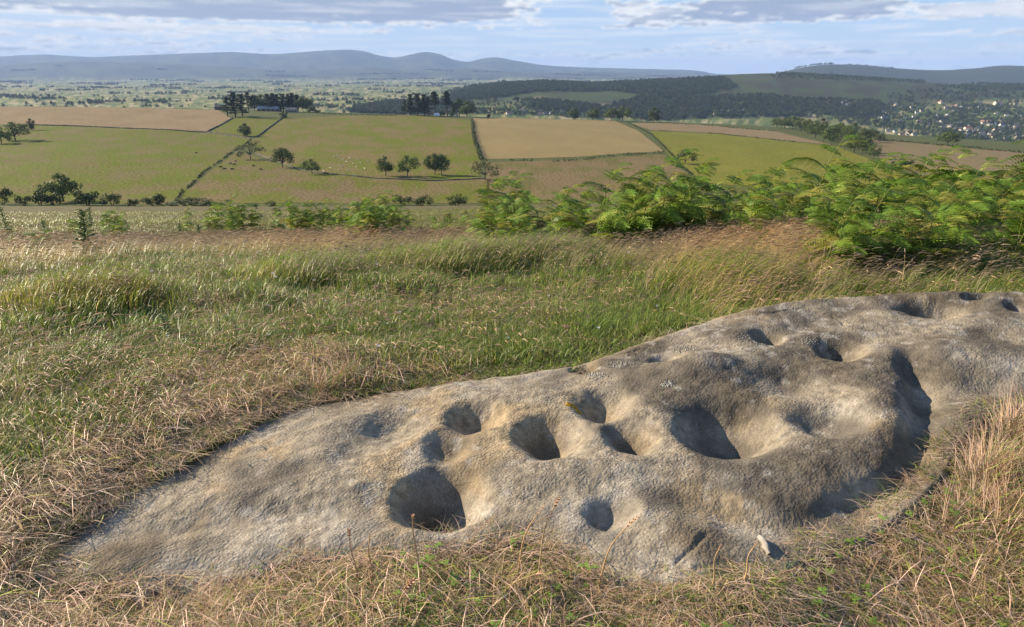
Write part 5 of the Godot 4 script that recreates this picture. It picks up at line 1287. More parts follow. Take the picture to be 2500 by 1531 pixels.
func seed_head(s: Shape, p: Vector3, dir: Vector3, l: float, r: float, c: Color) -> void:
	var path := []
	var rad := []
	for q in 5:
		var t := q / 4.0
		path.append(p + dir * (l * t) + Vector3(0, -l * 0.28 * t * t, 0))
		rad.append(r * [0.35, 1.0, 0.9, 0.6, 0.05][q] * rng.randf_range(0.8, 1.2))
	s.tube(path, rad, 4, c)

func tall_tuft(n: int, h0: float, h1: float, wide: float, w: float, heads: float) -> ArrayMesh:
	var s := Shape.new()
	for i in n:
		var a := rng.randf() * TAU
		var p := flat_dir(a) * (sqrt(rng.randf()) * wide)
		var lean := (flat_dir(a) * 0.45 + WIND * rng.randf_range(0.5, 1.1)).normalized()
		var h := rng.randf_range(h0, h1)
		var bend := rng.randf_range(0.35, 0.85)
		if rng.randf() < heads:
			var c := vary(HAY.pick_random(), 0.2)
			s.blade(p, Vector3.UP, lean, flat_dir(rng.randf() * TAU), h, w * 0.7, bend, c, c, 4)
			var tip := p + Vector3.UP * (h * (1.0 - 0.45 * bend)) + lean * (h * bend)
			var dir := (Vector3.UP * (1.0 - 0.9 * bend) + lean * (2.0 * bend)).normalized()
			seed_head(s, tip - dir * 0.015, dir, h * rng.randf_range(0.14, 0.26), w * rng.randf_range(0.4, 0.75), vary(Color(0.52, 0.40, 0.26) if rng.randf() < 0.7 else Color(0.44, 0.31, 0.24), 0.25))
		else:
			var c := vary(GREEN.pick_random() if rng.randf() < 0.78 else HAY.pick_random(), 0.4)
			s.blade(p, Vector3.UP, lean, flat_dir(rng.randf() * TAU), h * rng.randf_range(0.45, 0.8), w, bend * 1.05, c, c, 4)
	return s.mesh()

func dryness(x: float, f: float, e: float) -> float:  # how dead the grass is, 0 to 1
	var n := noise_b.get_noise_2d(x * 22.0 + 60.0, f * 22.0)
	var d := 0.06 + 0.5 * n
	var away := -e
	if f < 3.4 and x < 2.9:
		var left := 1.0 - smoothstep(-0.95, -0.3, x)
		d = maxf(d, (1.0 - smoothstep(0.02 + 0.08 * left, 0.14 + 0.5 * left, away + 0.4 * n)) * lerpf(0.4, 0.9, left))
		if f < 1.75:
			d = maxf(d, lerpf(0.78, 1.0, left) - 0.5 * maxf(0.0, n))
	return clampf(d + 0.22 * smoothstep(3.8, 10.0, f), 0.0, 1.0)

func make_grass() -> void:
	var mat := stuff_material(0.42, 0.8, 0.5)
	var dead := stuff_material(0.5, 0.5, 0.45)
	var kinds := []
	for k in 3: kinds.append({m = green_tuft(24, 0.025, 0.11, 0.05, 0.0038, 0.05 + 0.09 * k), mat = mat, t = [], c = PackedColorArray(), name = "short_green_grass", label = "short green grass growing on the turf behind the rock", cat = "grass"})
	for k in 4: kinds.append({m = straw_tuft(30, 0.06, 0.075, 0.0024, 0.05 + 0.05 * k), mat = dead, t = [], c = PackedColorArray(), name = "dead_straw_grass", label = "matted dead straw-coloured grass round the foot of the rock", cat = "grass"})
	for k in 4: kinds.append({m = tall_tuft(22, 0.12, 0.28, 0.08, 0.0034, 0.10 + 0.07 * k), mat = mat, t = [], c = PackedColorArray(), name = "flowering_grass", label = "tall flowering grass bent over by the wind", cat = "grass"})
	for k in 2: kinds.append({m = tall_tuft(46, 0.10, 0.22, 0.15, 0.003, 0.02), mat = mat, t = [], c = PackedColorArray(), name = "tussock_grass", label = "fine tussock grass drooping over low mounds", cat = "grass"})
	for k in 2: kinds.append({m = tall_tuft(18, 0.12, 0.26, 0.2, 0.011, 0.10), mat = mat, t = [], c = PackedColorArray(), name = "rough_pasture", label = "rough brown pasture running down to the brow of the hill", cat = "grass"})
	# from, to, how many, size, how far to each side in degrees
	for zone in [[0.5, 1.0, 3600, 0.9, 80.0], [1.0, 2.0, 19000, 0.9, 80.0], [2.0, 3.6, 31000, 0.95, 78.0], [3.6, 6.5, 28000, 0.95, 70.0], [6.5, 13.0, 30000, 1.1, 58.0], [13.0, 34.0, 35000, 1.05, 52.0], [34.0, 80.0, 12000, 1.3, 50.0]]:
		for i in zone[2]:
			var r := sqrt(rng.randf_range(zone[0] * zone[0], zone[1] * zone[1])) if zone[1] < 30.0 else float(zone[0]) * pow(zone[1] / zone[0], rng.randf())
			var a := deg_to_rad(rng.randf_range(-zone[4], zone[4]))
			var x := sin(a) * r
			var f := cos(a) * r
			if f < 0.12: continue
			var e := rock_edge(x, f) if r < 4.2 else -1.0
			if e > 0.03 or e > 0.0 and rng.randf() < 0.55: continue
			var y := land(x, f) if e < 0.0 else rock_height(x, f, e)
			var d := dryness(x, f, e)
			var size: float = zone[3] * rng.randf_range(0.7, 1.3)
			var n := noise_b.get_noise_2d(x * 9.0 - 40.0, f * 9.0)
			var tall := smoothstep(4.0, 7.2, f + 1.6 * n + 0.55 * clampf(x, -1.0, 2.5)) * (0.45 + 0.55 * smoothstep(-0.2, 0.25, n))
			if e > -0.12: tall = 0.0
			var mound := 0.0
			for m in MOUNDS:
				if m[4] > 0.08:
					mound = maxf(mound, exp(-pow((x - m[0]) / m[2], 2.0) - pow((f - m[1]) / m[3], 2.0)))
			var k: int
			if r > 22.0: k = 13 + rng.randi() % 2
			elif mound > 0.35 and rng.randf() < mound: k = 11 + rng.randi() % 2
			elif rng.randf() < tall: k = 7 + rng.randi() % 4
			elif rng.randf() < d: k = 3 + rng.randi() % 4
			else: k = rng.randi() % 3
			var b := Basis(Vector3.UP, rng.randf_range(-0.5, 0.5) if k >= 7 else rng.randf() * TAU if k >= 3 else rng.randf_range(-0.9, 0.9))
			b = b.scaled(Vector3(size, size * rng.randf_range(0.8, 1.2) * (0.25 if e > 0.0 else (0.28 if f < 1.95 and x > 0.2 else 0.45) if e > -0.10 else 0.5 if e > -0.22 and f < 2.1 and x > 0.2 else 0.7 if e > -0.2 and f < 2.1 else 1.0), size))
			kinds[k].t.append(Transform3D(b, Vector3(x, y - 0.004, -f)))
			var g := rng.randf_range(0.5, 1.2)
			var tone := Color(g, g, g)
			if k >= 7: tone = tone.lerp(Color(1.25, 1.1, 0.95) * g, smoothstep(0.0, 0.45, n + 0.25 * smoothstep(6.0, 12.0, f) - 0.15 * smoothstep(0.5, 3.0, x)))
			if r > 11.0: tone = tone.lerp(Color(0.72, 0.78, 0.60) * g, smoothstep(8.0, 15.0, r))
			kinds[k].c.append(tone)
	# dead flowering stems of last year's grass, pinkish, standing thinly through the green
	var old := {m = tall_tuft(5, 0.08, 0.2, 0.09, 0.003, 1.0), mat = dead, t = [], c = PackedColorArray(), name = "dead_flower_stems", label = "thin pinkish dead flower stems standing through the green grass", cat = "grass"}
	for i in 3600:
		var f := 2.0 * pow(3.6, rng.randf())
		var x := f * rng.randf_range(-0.85, 0.85)
		var e := rock_edge(x, f)
		if e > -0.28 or noise_b.get_noise_2d(x * 30.0, f * 30.0) < -0.15: continue
		old.t.append(Transform3D(Basis(Vector3.UP, rng.randf_range(-0.8, 0.8)).scaled(Vector3.ONE * rng.randf_range(0.6, 1.5)), Vector3(x, land(x, f), -f)))
		old.c.append(Color(1.25, 1.12, 1.05) * rng.randf_range(0.8, 1.2))
	kinds.append(old)
	# long loose straws over the matted grass, and stiff straw tussocks leaning on the rock
	var loose := {m = straw_tuft(5, 0.10, 0.12, 0.0026, 0.1), mat = dead, t = [], c = PackedColorArray(), name = "loose_straws", label = "long loose straws lying over the matted grass", cat = "grass"}
	for i in 3600:
		var f := rng.randf_range(1.0, 3.0)
		var x := f * rng.randf_range(-1.0, 1.0)
		if rock_edge(x, f) > (-0.14 if x > 0.2 else -0.03) or rng.randf() > dryness(x, f, rock_edge(x, f)) + 0.15: continue
		loose.t.append(Transform3D(Basis(Vector3.UP, rng.randf() * TAU).scaled(Vector3.ONE * rng.randf_range(0.6, 1.2)), Vector3(x, land(x, f) + 0.02, -f)))
		loose.c.append(Color(1, 1, 1) * rng.randf_range(0.8, 1.25))
	kinds.append(loose)
	var stiff := {m = green_tuft(34, 0.10, 0.22, 0.05, 0.003, 0.86), mat = dead, t = [], c = PackedColorArray(), name = "straw_tussock", label = "stiff straw tussocks leaning on the right and left ends of the rock", cat = "grass"}
	for h in STRAW_TUSSOCKS:                          # x, f, spread, how many, size
		for i in int(h[3]):
			var x: float = h[0] + rng.randfn() * h[2]
			var f: float = h[1] + rng.randfn() * h[2] * 0.6
			if rock_edge(x, f) > -0.05: continue
			stiff.t.append(Transform3D(Basis(Vector3.UP, rng.randf_range(-0.7, 0.7)).scaled(Vector3.ONE * (h[4] * rng.randf_range(0.6, 1.1))), Vector3(x, land(x, f) - 0.01, -f)))
			stiff.c.append(Color(1, 1, 1) * rng.randf_range(0.75, 1.15))
	kinds.append(stiff)
	for k in kinds:
		if k.t.size(): scatter(k.name, k.m, k.mat, k.t, k.c, k.label, k.cat)
	print("tufts ", kinds.map(func(q): return q.t.size()))

# ---------------------------------------------------------------- bracken, thistles, stalks
const FERN := [Color(0.14, 0.24, 0.028), Color(0.19, 0.29, 0.035), Color(0.10, 0.18, 0.022), Color(0.25, 0.30, 0.05)]

func frond(length: float, droop: float, dense: int, tone: Color) -> ArrayMesh:       # grows along +x, bends down
	var s := Shape.new()
	var path := []
	var rad := []
	var spine := func(t: float) -> Vector3: return Vector3(length * t * (1.0 - 0.12 * t), length * (0.35 * t - droop * t * t), 0)
	for q in 7:
		path.append(spine.call(q / 6.0))
		rad.append(lerpf(0.0035, 0.0008, q / 6.0))
	s.tube(path, rad, 3, tone * 1.3)
	for k in dense:
		var t := 0.06 + 0.93 * k / dense
		var p: Vector3 = spine.call(t)
		var fwd: Vector3 = (spine.call(t + 0.02) - p).normalized()
		var pl := length * 0.40 * (1.0 - pow(t, 1.4)) * (0.75 + 0.25 * minf(1.0, t * 6.0)) + 0.006
		for side: float in [-1.0, 1.0]:
			var dir := (Vector3(0, 0, side) + fwd * 0.45 + Vector3(0, rng.randf_range(-0.15, 0.25), 0)).normalized()
			var nn := fwd.cross(dir) * -side
			nn = (nn + Vector3(rng.randf_range(-0.3, 0.3), 0, rng.randf_range(-0.3, 0.3))).normalized()
			var c := vary(tone, 0.38)
			var leaf := maxi(3, int(pl / 0.014))
			for m in leaf:
				var u := (m + 0.5) / leaf
				var q := p + dir * (pl * u) + Vector3(0, -pl * 0.35 * u * u, 0)
				var ll := 0.026 * (1.0 - 0.75 * u) * (0.6 + 0.4 * length / 0.4)
				var hw := 0.0055
				for w: float in [-1.0, 1.0]:
					var out := (fwd * w + dir * 0.5).normalized()
					var i := s.v.size()
					s.point(q - dir * hw, nn, c); s.point(q + dir * hw, nn, c)
					s.point(q + out * ll + dir * hw * 0.9 - nn * ll * 0.25, nn, c); s.point(q + out * ll * 0.95 - nn * ll * 0.25, nn, c)
					s.tri(i, i + 1, i + 2); s.tri(i, i + 2, i + 3)
	return s.mesh()

var fern_mat: StandardMaterial3D
var fronds := []
var ferns := []

func make_bracken() -> void:
	fern_mat = stuff_material(0.55, 0.8, 0.4)
	for k in 5:
		fronds.append(frond(0.30, [0.35, 0.55, 0.75, 0.45, 0.6][k], 14, FERN[k % 4] if k < 4 else Color(0.25, 0.24, 0.05)))
	for k in 5:
		var h: float = [0.55, 0.68, 0.62, 0.8, 0.48][k]
		var root := Node3D.new()
		root.set_meta("base", "bracken")
		var s := Shape.new()
		var path := []
		var rad := []
		var bow := rng.randf_range(0.10, 0.22)
		var spine := func(t: float) -> Vector3: return Vector3(bow * t * t + 0.02 * sin(t * 5.0), h * t * (1.0 - 0.08 * t), 0.03 * sin(t * 3.0 + k))
		for q in 8:
			path.append(spine.call(q / 7.0))
			rad.append(lerpf(0.006, 0.0016, q / 7.0))
		s.tube(path, rad, 5, Color(0.24, 0.26, 0.06))
		var st := MeshInstance3D.new()
		st.name = "stem"
		st.mesh = s.mesh()
		st.material_override = fern_mat
		root.add_child(st, true)
		var many := 12
		for q in many:
			var t := 0.18 + 0.82 * q / (many - 1.0)
			var o := MeshInstance3D.new()
			o.name = "frond"
			o.mesh = fronds[(q * 2 + k) % 5]
			o.material_override = fern_mat
			root.add_child(o, true)
			o.position = spine.call(t)
			var turn := (PI * q + rng.randf_range(-0.5, 0.5)) * 1.0 + 0.9
			if q == many - 1: turn = 0.0
			var dir := flat_dir(turn) + Vector3(0.45, 0, 0)
			o.rotation = Vector3(rng.randf_range(-0.5, 0.5), atan2(-dir.z, dir.x), rng.randf_range(0.0, 0.5))
			o.scale = Vector3.ONE * ((1.15 - 0.75 * pow(absf(t - 0.35) / 0.65, 1.2)) * rng.randf_range(0.8, 1.1) * h / 0.62)
		ferns.append(root)
	for b in BRACKEN:
		var y := land(b[0], b[1])
		var o := copy(ferns[int(b[4])], Vector3(b[0], y - 0.03, -b[1]), b[3], Vector3.ONE * b[2])
		tag(o, b[5], "bracken", b[6] if b.size() > 6 else "")
	for k in THICKET_ROWS:
		var n := 0
		while n < k[4]:
			var f := rng.randf_range(k[0], k[1])
			var x := f * rng.randf_range(k[2], k[3])
			n += 1
			var o := copy(ferns[rng.randi() % 5], Vector3(x, land(x, f) - 0.05, -f), rng.randf_range(-0.8, 0.8), Vector3.ONE * (k[5] * rng.randf_range(0.8, 1.15)))
			tag(o, k[6], "bracken", k[7])

func make_thistles() -> void:
	var mat := stuff_material(0.55, 0.3, 0.4)
	var protos := []
	for k in 3:
		var h: float = [0.42, 0.55, 0.34][k]
		var root := Node3D.new()
		root.set_meta("base", "thistle")
		var s := Shape.new()
		s.tube([Vector3.ZERO, Vector3(0.01, h * 0.5, 0), Vector3(0.03, h, 0.01)], [0.006, 0.005, 0.003], 5, Color(0.13, 0.16, 0.05))
		var st := MeshInstance3D.new()
		st.name = "stem"; st.mesh = s.mesh(); st.material_override = mat
		root.add_child(st, true)
		var l := Shape.new()
		for q in 60:
			var t := pow(q / 59.0, 0.8)
			var p := Vector3(0.03 * t * t, h * (0.06 + 0.94 * t), 0.01 * t)
			var a := q * 2.4
			var dir := (flat_dir(a) + Vector3(0, 0.35 + 0.6 * t, 0)).normalized()
			var side := dir.cross(Vector3.UP).normalized()
			var ll := 0.15 * (1.0 - 0.5 * t) * rng.randf_range(0.8, 1.2)
			var c := vary(Color(0.14, 0.20, 0.06), 0.2)
			var nn := side.cross(dir).normalized()
			l.blade(p, dir, Vector3(0, -0.5, 0), side, ll, ll * 0.34, 0.5, c * 0.9, c, 4)
			for m in 4:                              # spiny lobes along both edges
				var u := 0.25 + 0.18 * m
				for e: float in [-1.0, 1.0]:
					l.blade(p + dir * (ll * u * (1.0 - 0.2 * u)) - Vector3(0, ll * 0.25 * u * u, 0), (dir * 0.6 + side * e).normalized(), Vector3(0, 0.3, 0), nn, ll * 0.24, ll * 0.10, 0.2, c * 0.9, c, 2)
		var lf := MeshInstance3D.new()
		lf.name = "leaves"; lf.mesh = l.mesh(); lf.material_override = mat
		root.add_child(lf, true)
		protos.append(root)
	for b in THISTLES:
		var o := copy(protos[int(b[3])], Vector3(b[0], land(b[0], b[1]) - 0.02, -b[1]), rng.randf() * TAU, Vector3.ONE * b[2])
		tag(o, b[4], "thistle", "thistles on the brow")

func make_stalks() -> void:                           # single dry flower stalks that stand out before the rock
	var mat := stuff_material(0.65, 0.3, 0.35)
	for b in STALKS:                                  # foot x, f; height; lean to the right; head length; head radius; label
		var root := thing("grass_stalk", Vector3(b[0], land(b[0], b[1]) - 0.01, -b[1]))
		var h: float = b[2] * 1.3
		var s := Shape.new()
		var path := []
		var rad := []
		for q in 8:
			var t := q / 7.0
			path.append(Vector3(b[3] * t * t + 0.004 * sin(t * 6.0), h * t, 0.02 * t * t))
			rad.append(lerpf(0.0024, 0.0014, t))
		var c := vary(Color(0.50, 0.33, 0.18), 0.15)
		s.tube(path, rad, 5, c)
		piece("stem", s.mesh(), mat, root)
		var hd := Shape.new()
		var dir: Vector3 = (path[7] - path[5]).normalized()
		for q in 16:                                  # spikelets set alternately up the head
			var t := q / 15.0
			var p: Vector3 = path[7] + dir * (b[4] * t) + Vector3(0, -b[4] * 0.25 * t * t, 0)
			var out := (flat_dir(q * 2.5) * 0.8 + dir * 1.3).normalized()
			hd.tube([p, p + out * b[5] * 2.2, p + out * b[5] * 4.6], [0.0009, b[5] * (1.1 - 0.5 * t), 0.0003], 5, vary(Color(0.58, 0.38, 0.24), 0.2))
		piece("seed_head", hd.mesh(), mat, root)
		tag(root, b[6], "grass stalk")

func make_clover() -> void:
	var s := Shape.new()
	for q in 3:
		var a := TAU * q / 3.0
		var dir := flat_dir(a)
		var side := Vector3(-dir.z, 0, dir.x)
		var c := Color(0.17, 0.26, 0.04)
		var i := s.v.size()
		s.point(Vector3(0, 0.02, 0), Vector3.UP, c)
		for w in [[0.5, 0.45], [1.0, 0.35], [0.92, 0.0], [1.0, -0.35], [0.5, -0.45]]:
			s.point(Vector3(0, 0.02 + 0.003 * w[0], 0) + dir * 0.012 * w[0] + side * 0.012 * w[1], (Vector3.UP + dir * 0.2).normalized(), c)
		for m in 4: s.tri(i, i + m + 1, i + m + 2)
	s.tube([Vector3.ZERO, Vector3(0, 0.02, 0)], [0.0008, 0.0006], 3, Color(0.12, 0.18, 0.04))
	var tr := []
	var cl := PackedColorArray()
	while tr.size() < 240:
		var x := rng.randf_range(-0.3, 1.5)
		var f := rng.randf_range(1.12, 1.75)
		var n := noise_b.get_noise_2d(x * 90.0, f * 90.0)
		if rock_edge(x, f) > 0.0 or n < -0.12: continue
		tr.append(Transform3D(Basis(Vector3.UP, rng.randf() * TAU).rotated(Vector3.RIGHT, rng.randf_range(-0.4, 0.4)).scaled(Vector3.ONE * rng.randf_range(0.6, 1.2)), Vector3(x, land(x, f) + rng.randf_range(0.005, 0.04), -f)))
		var g := rng.randf_range(0.7, 1.3)
		cl.append(Color(g, g, g))
	scatter("clover_leaves", s.mesh(), stuff_material(0.5, 0.5, 0.4), tr, cl, "small round clover leaves in the dead grass before the rock", "clover")
	# white clover and heath bedstraw heads behind the rock
	var w := Shape.new()
	for q in 14:
		var d := Vector3(rng.randfn(), absf(rng.randfn()), rng.randfn()).normalized()
		w.blade(d * 0.002 + Vector3(0, 0.09, 0), d, d.cross(Vector3.UP).normalized(), d.cross(Vector3(0.3, 1, 0)).normalized(), 0.009, 0.005, 0.2, Color(0.7, 0.66, 0.62), Color(0.75, 0.72, 0.68), 2)
	w.tube([Vector3.ZERO, Vector3(0, 0.09, 0)], [0.0012, 0.001], 3, Color(0.14, 0.18, 0.05))
	tr = []
	cl = PackedColorArray()
	while tr.size() < 55:
		var f := rng.randf_range(2.6, 5.2)
		var x := f * rng.randf_range(-0.55, 0.35)
		if rock_edge(x, f) > -0.1: continue
		tr.append(Transform3D(Basis().scaled(Vector3.ONE * rng.randf_range(0.7, 1.3)), Vector3(x, land(x, f), -f)))
		cl.append(Color(1, 1, 1) * rng.randf_range(0.8, 1.1))
	scatter("white_clover_flowers", w.mesh(), stuff_material(0.7, 0.3), tr, cl, "tiny white clover flowers dotted over the green turf", "flowers")

# ---------------------------------------------------------------- trees, hedges, walls
var leaf_mat: StandardMaterial3D
var bark_mat: StandardMaterial3D

func cards(s: Shape, centre: Vector3, r: Vector3, count: int, size: float, tone: Color) -> void:   # leaf clumps through a lobe of the crown
	for i in count:
		var d := Vector3(rng.randfn(), rng.randfn(), rng.randfn()).normalized()
		var p := centre + d * r * pow(rng.randf(), 0.42)
		var nn := (d + Vector3(rng.randfn(), rng.randfn(), rng.randfn()) * 0.55).normalized()
		var a := nn.cross(Vector3(rng.randfn(), rng.randfn(), rng.randfn())).normalized()
		var b := nn.cross(a)
		var w := size * rng.randf_range(0.6, 1.3)
		var c := vary(tone, 0.28)
		var k := s.v.size()
		s.point(p - a * w, nn, c); s.point(p + b * w * 0.55, nn, c); s.point(p + a * w, nn, c); s.point(p - b * w * 0.55 - nn * w * 0.3, nn, c)
		s.tri(k, k + 1, k + 2); s.tri(k, k + 2, k + 3)

func proto(called: String, trunk: Shape, crown: Shape, crown_name := "crown") -> Node3D:
	var root := Node3D.new()
	root.set_meta("base", called)
	if trunk:
		var t := MeshInstance3D.new()
		t.name = "trunk"; t.mesh = trunk.mesh(); t.material_override = bark_mat
		root.add_child(t, true)
	var c := MeshInstance3D.new()
	c.name = crown_name; c.mesh = crown.mesh(); c.material_override = leaf_mat
	root.add_child(c, true)
	return root

func broadleaf(wide: float, lobes: int, per: int, bare: float, tone: Color, called := "broadleaf_tree") -> Node3D:   # one metre tall, to be scaled
	var t := Shape.new()
	var bark := Color(0.09, 0.075, 0.055)
	var fork := Vector3(rng.randf_range(-0.03, 0.03), bare + 0.1, 0)
	t.tube([Vector3(0, -0.03, 0), Vector3(0, bare * 0.5, 0), fork, Vector3(0.02, 0.75, 0)], [0.034, 0.024, 0.02, 0.005], 7, bark)
	var c := Shape.new()
	for i in lobes:
		var a := TAU * i / lobes + rng.randf_range(-0.4, 0.4)
		var up := rng.randf_range(bare + 0.16, 0.82)
		var out := wide * (0.30 + 0.34 * rng.randf()) * (1.0 - pow(absf(up - 0.52) * 1.5, 2.0))
		var p := Vector3(cos(a) * out, up, sin(a) * out)
		if i % 2 == 0: t.tube([fork, fork.lerp(p, 0.5) + Vector3(0, 0.03, 0), p], [0.018, 0.011, 0.003], 5, bark)
		var r := rng.randf_range(0.16, 0.24)
		cards(c, p, Vector3(r * 1.15, r * 0.9, r * 1.15), per * 2, 0.036, tone)
	cards(c, Vector3(0, 0.86, 0), Vector3(0.17, 0.13, 0.17), per * 2, 0.036, tone)
	return proto(called, t, c)

func pine(wide: float, bare: float, per: int, tone: Color) -> Node3D:
	var t := Shape.new()
	t.tube([Vector3(0, -0.03, 0), Vector3(0.005, 0.5, 0), Vector3(0, 0.96, 0)], [0.02, 0.014, 0.003], 6, Color(0.10, 0.07, 0.05))
	var c := Shape.new()
	var tiers := 9
	for i in tiers:
		var up := lerpf(bare, 0.95, i / (tiers - 1.0))
		var reach := wide * (1.0 - pow(i / float(tiers), 1.5)) * rng.randf_range(0.6, 1.15) + 0.03
		for k in 3:
			var a := rng.randf() * TAU
			var p := Vector3(cos(a) * reach * 0.55, up, sin(a) * reach * 0.55)
			t.tube([Vector3(0, up - 0.02, 0), p], [0.006, 0.002], 4, Color(0.10, 0.07, 0.05))
			cards(c, p, Vector3(reach * 0.55 + 0.02, 0.05, reach * 0.55 + 0.02), per * 2, 0.028, tone)
	return proto("pine_tree", t, c)

func bush(wide: float, lobes: int, per: int, tone: Color) -> Node3D:
	var t := Shape.new()
	for i in 4:
		var a := TAU * i / 4.0 + 0.4
		t.tube([Vector3(cos(a) * 0.05, -0.03, sin(a) * 0.05), Vector3(cos(a) * 0.2 * wide, 0.6, sin(a) * 0.2 * wide)], [0.03, 0.008], 5, Color(0.09, 0.07, 0.05))
	var c := Shape.new()
	for i in lobes:
		var a := rng.randf() * TAU
		var out := wide * 0.42 * sqrt(rng.randf())
		var r := rng.randf_range(0.18, 0.28)
		cards(c, Vector3(cos(a) * out, rng.randf_range(0.22, 0.72), sin(a) * out), Vector3(r * 1.2, r, r * 1.2), int(per * 1.6), 0.06, tone)
	return proto("hawthorn_bush", t, c)

func make_trees() -> void:
	leaf_mat = stuff_material(0.7, 0.25, 0.3)
	bark_mat = stuff_material(0.9, 0.0, 0.2)
	var green := Color(0.085, 0.115, 0.03)
	var p := [broadleaf(0.62, 11, 75, 0.12, green), broadleaf(0.85, 13, 52, 0.14, green * 1.1), broadleaf(0.72, 12, 70, 0.1, green * 0.9),
		broadleaf(0.9, 12, 34, 0.16, Color(0.12, 0.13, 0.05)), pine(0.20, 0.30, 22, Color(0.05, 0.066, 0.026)), pine(0.17, 0.18, 26, Color(0.045, 0.06, 0.026)),
		pine(0.15, 0.48, 18, Color(0.055, 0.068, 0.03)), bush(1.0, 9, 42, Color(0.07, 0.09, 0.03)), bush(1.7, 14, 40, Color(0.075, 0.095, 0.03)), broadleaf(0.55, 10, 80, 0.04, Color(0.07, 0.09, 0.028))]
	for t in TREES:                                   # x, f, height, breadth, kind, label, group
		var y := land(t[0], t[1])
		var o := copy(p[int(t[4])], Vector3(t[0], y - 0.1, -t[1]), rng.randf() * TAU, Vector3(t[3], t[2], t[3]), t[7])
		tag(o, t[5], "bush" if t[7] == "hawthorn_bush" else "tree", t[6])

func make_hedges() -> void:
	for h in HEDGES:                                  # points, height, half width, how much of it is gaps, label
		var s := Shape.new()
		var pts: Array = h.points
		var base := Vector3(pts[0].x, land(pts[0].x, pts[0].y), -pts[0].y)
		for k in pts.size() - 1:
			var a: Vector2 = pts[k]
			var b: Vector2 = pts[k + 1]
			var steps := maxi(2, int(a.distance_to(b) / 2.2))
			for i in steps:
				var q := a.lerp(b, (i + rng.randf()) / steps)
				if noise_c.get_noise_2d(q.x * 0.9, q.y * 0.9) + 0.5 < h.gaps: continue
				var y := land(q.x, q.y)
				var hh: float = h.height * rng.randf_range(0.6, 1.25)
				cards(s, Vector3(q.x, y + hh * 0.5, -q.y) - base, Vector3(h.half * 1.2, hh * 0.6, h.half * 1.2), 14, 0.42 * h.half + 0.12, Color(0.075, 0.09, 0.032))
		var root := thing("hedge", base)
		piece("foliage", s.mesh(), leaf_mat, root)
		tag(root, h.label, "hedge")

func make_walls() -> void:
	var mat := stuff_material(0.95, 0.0, 0.2)
	for h in WALLS:                                   # dry-stone field walls, half grown over
		var s := Shape.new()
		var pts: Array = h.points
		var base := Vector3(pts[0].x, land(pts[0].x, pts[0].y), -pts[0].y)
		for k in pts.size() - 1:
			var a: Vector2 = pts[k]
			var b: Vector2 = pts[k + 1]
			var steps := maxi(1, int(a.distance_to(b) / 4.0))
			var along := (b - a).normalized()
			var across := Vector2(-along.y, along.x) * 0.4
			for i in steps:
				var p0 := a.lerp(b, i / float(steps))
				var p1 := a.lerp(b, (i + 0.97) / steps)
				var top: float = h.height * rng.randf_range(0.75, 1.15)
				var c := vary(Color(0.14, 0.13, 0.10), 0.3)
				var q := []
				for pp: Vector2 in [p0 - across, p1 - across, p1 + across, p0 + across]:
					q.append(Vector3(pp.x, land(pp.x, pp.y) - 0.3, -pp.y) - base)
				var u := []
				for v in q: u.append(v + Vector3(0, top + 0.3, 0))
				s.quad(u[0], u[1], u[2], u[3], c)
				for e in 4: s.quad(q[e], q[(e + 1) % 4], u[(e + 1) % 4], u[e], c)
		var root := thing("field_wall", base)
		piece("stonework", s.mesh(), mat, root)
		tag(root, h.label, "wall")

# ---------------------------------------------------------------- farm, animals, village, woods
func gable(w: float, l: float, eaves: float, ridge: float, wall: Color, roof: Color) -> Array:
	var a := Shape.new()
	a.box(Vector3(-l / 2, -0.8, -w / 2), Vector3(l / 2, eaves, w / 2), wall)
	for e: float in [-l / 2, l / 2]:
		var k := a.v.size()
		var nn := Vector3(signf(e), 0, 0)
		a.point(Vector3(e, eaves, -w / 2), nn, wall); a.point(Vector3(e, eaves, w / 2), nn, wall); a.point(Vector3(e, ridge, 0), nn, wall)
		if e > 0: a.tri(k, k + 1, k + 2)
		else: a.tri(k, k + 2, k + 1)
	var r := Shape.new()
	var o := 0.35
	for sd: float in [-1.0, 1.0]:
		var lo := Vector3(0, eaves - 0.15, sd * (w / 2 + o))
		var hi := Vector3(0, ridge + 0.12, 0)
		var x := Vector3(l / 2 + o, 0, 0)
		var th := Vector3(0, 0.18, 0)
		r.quad(lo - x + th, hi - x + th, hi + x + th, lo + x + th, roof)
		r.quad(lo - x, lo + x, hi + x, hi - x, roof)
		r.quad(lo - x, lo - x + th, lo + x + th, lo + x, roof)
		r.quad(lo + x, lo + x + th, hi + x + th, hi + x, roof)
		r.quad(hi - x, hi - x + th, lo - x + th, lo - x, roof)
	return [a, r]

func openings(root: Node3D, l: float, w: float, eaves: float, n: int, high: float, tall: float, wide: float, mat: Material, called: String) -> void:
	for k in n:
		var s := Shape.new()
		var x := lerpf(-l / 2, l / 2, (k + 0.5) / n)
		s.box(Vector3(x - wide / 2, high, w / 2 - 0.1), Vector3(x + wide / 2, high + tall, w / 2 + 0.04), Color(0.03, 0.03, 0.032))
		piece(called, s.mesh(), mat, root)

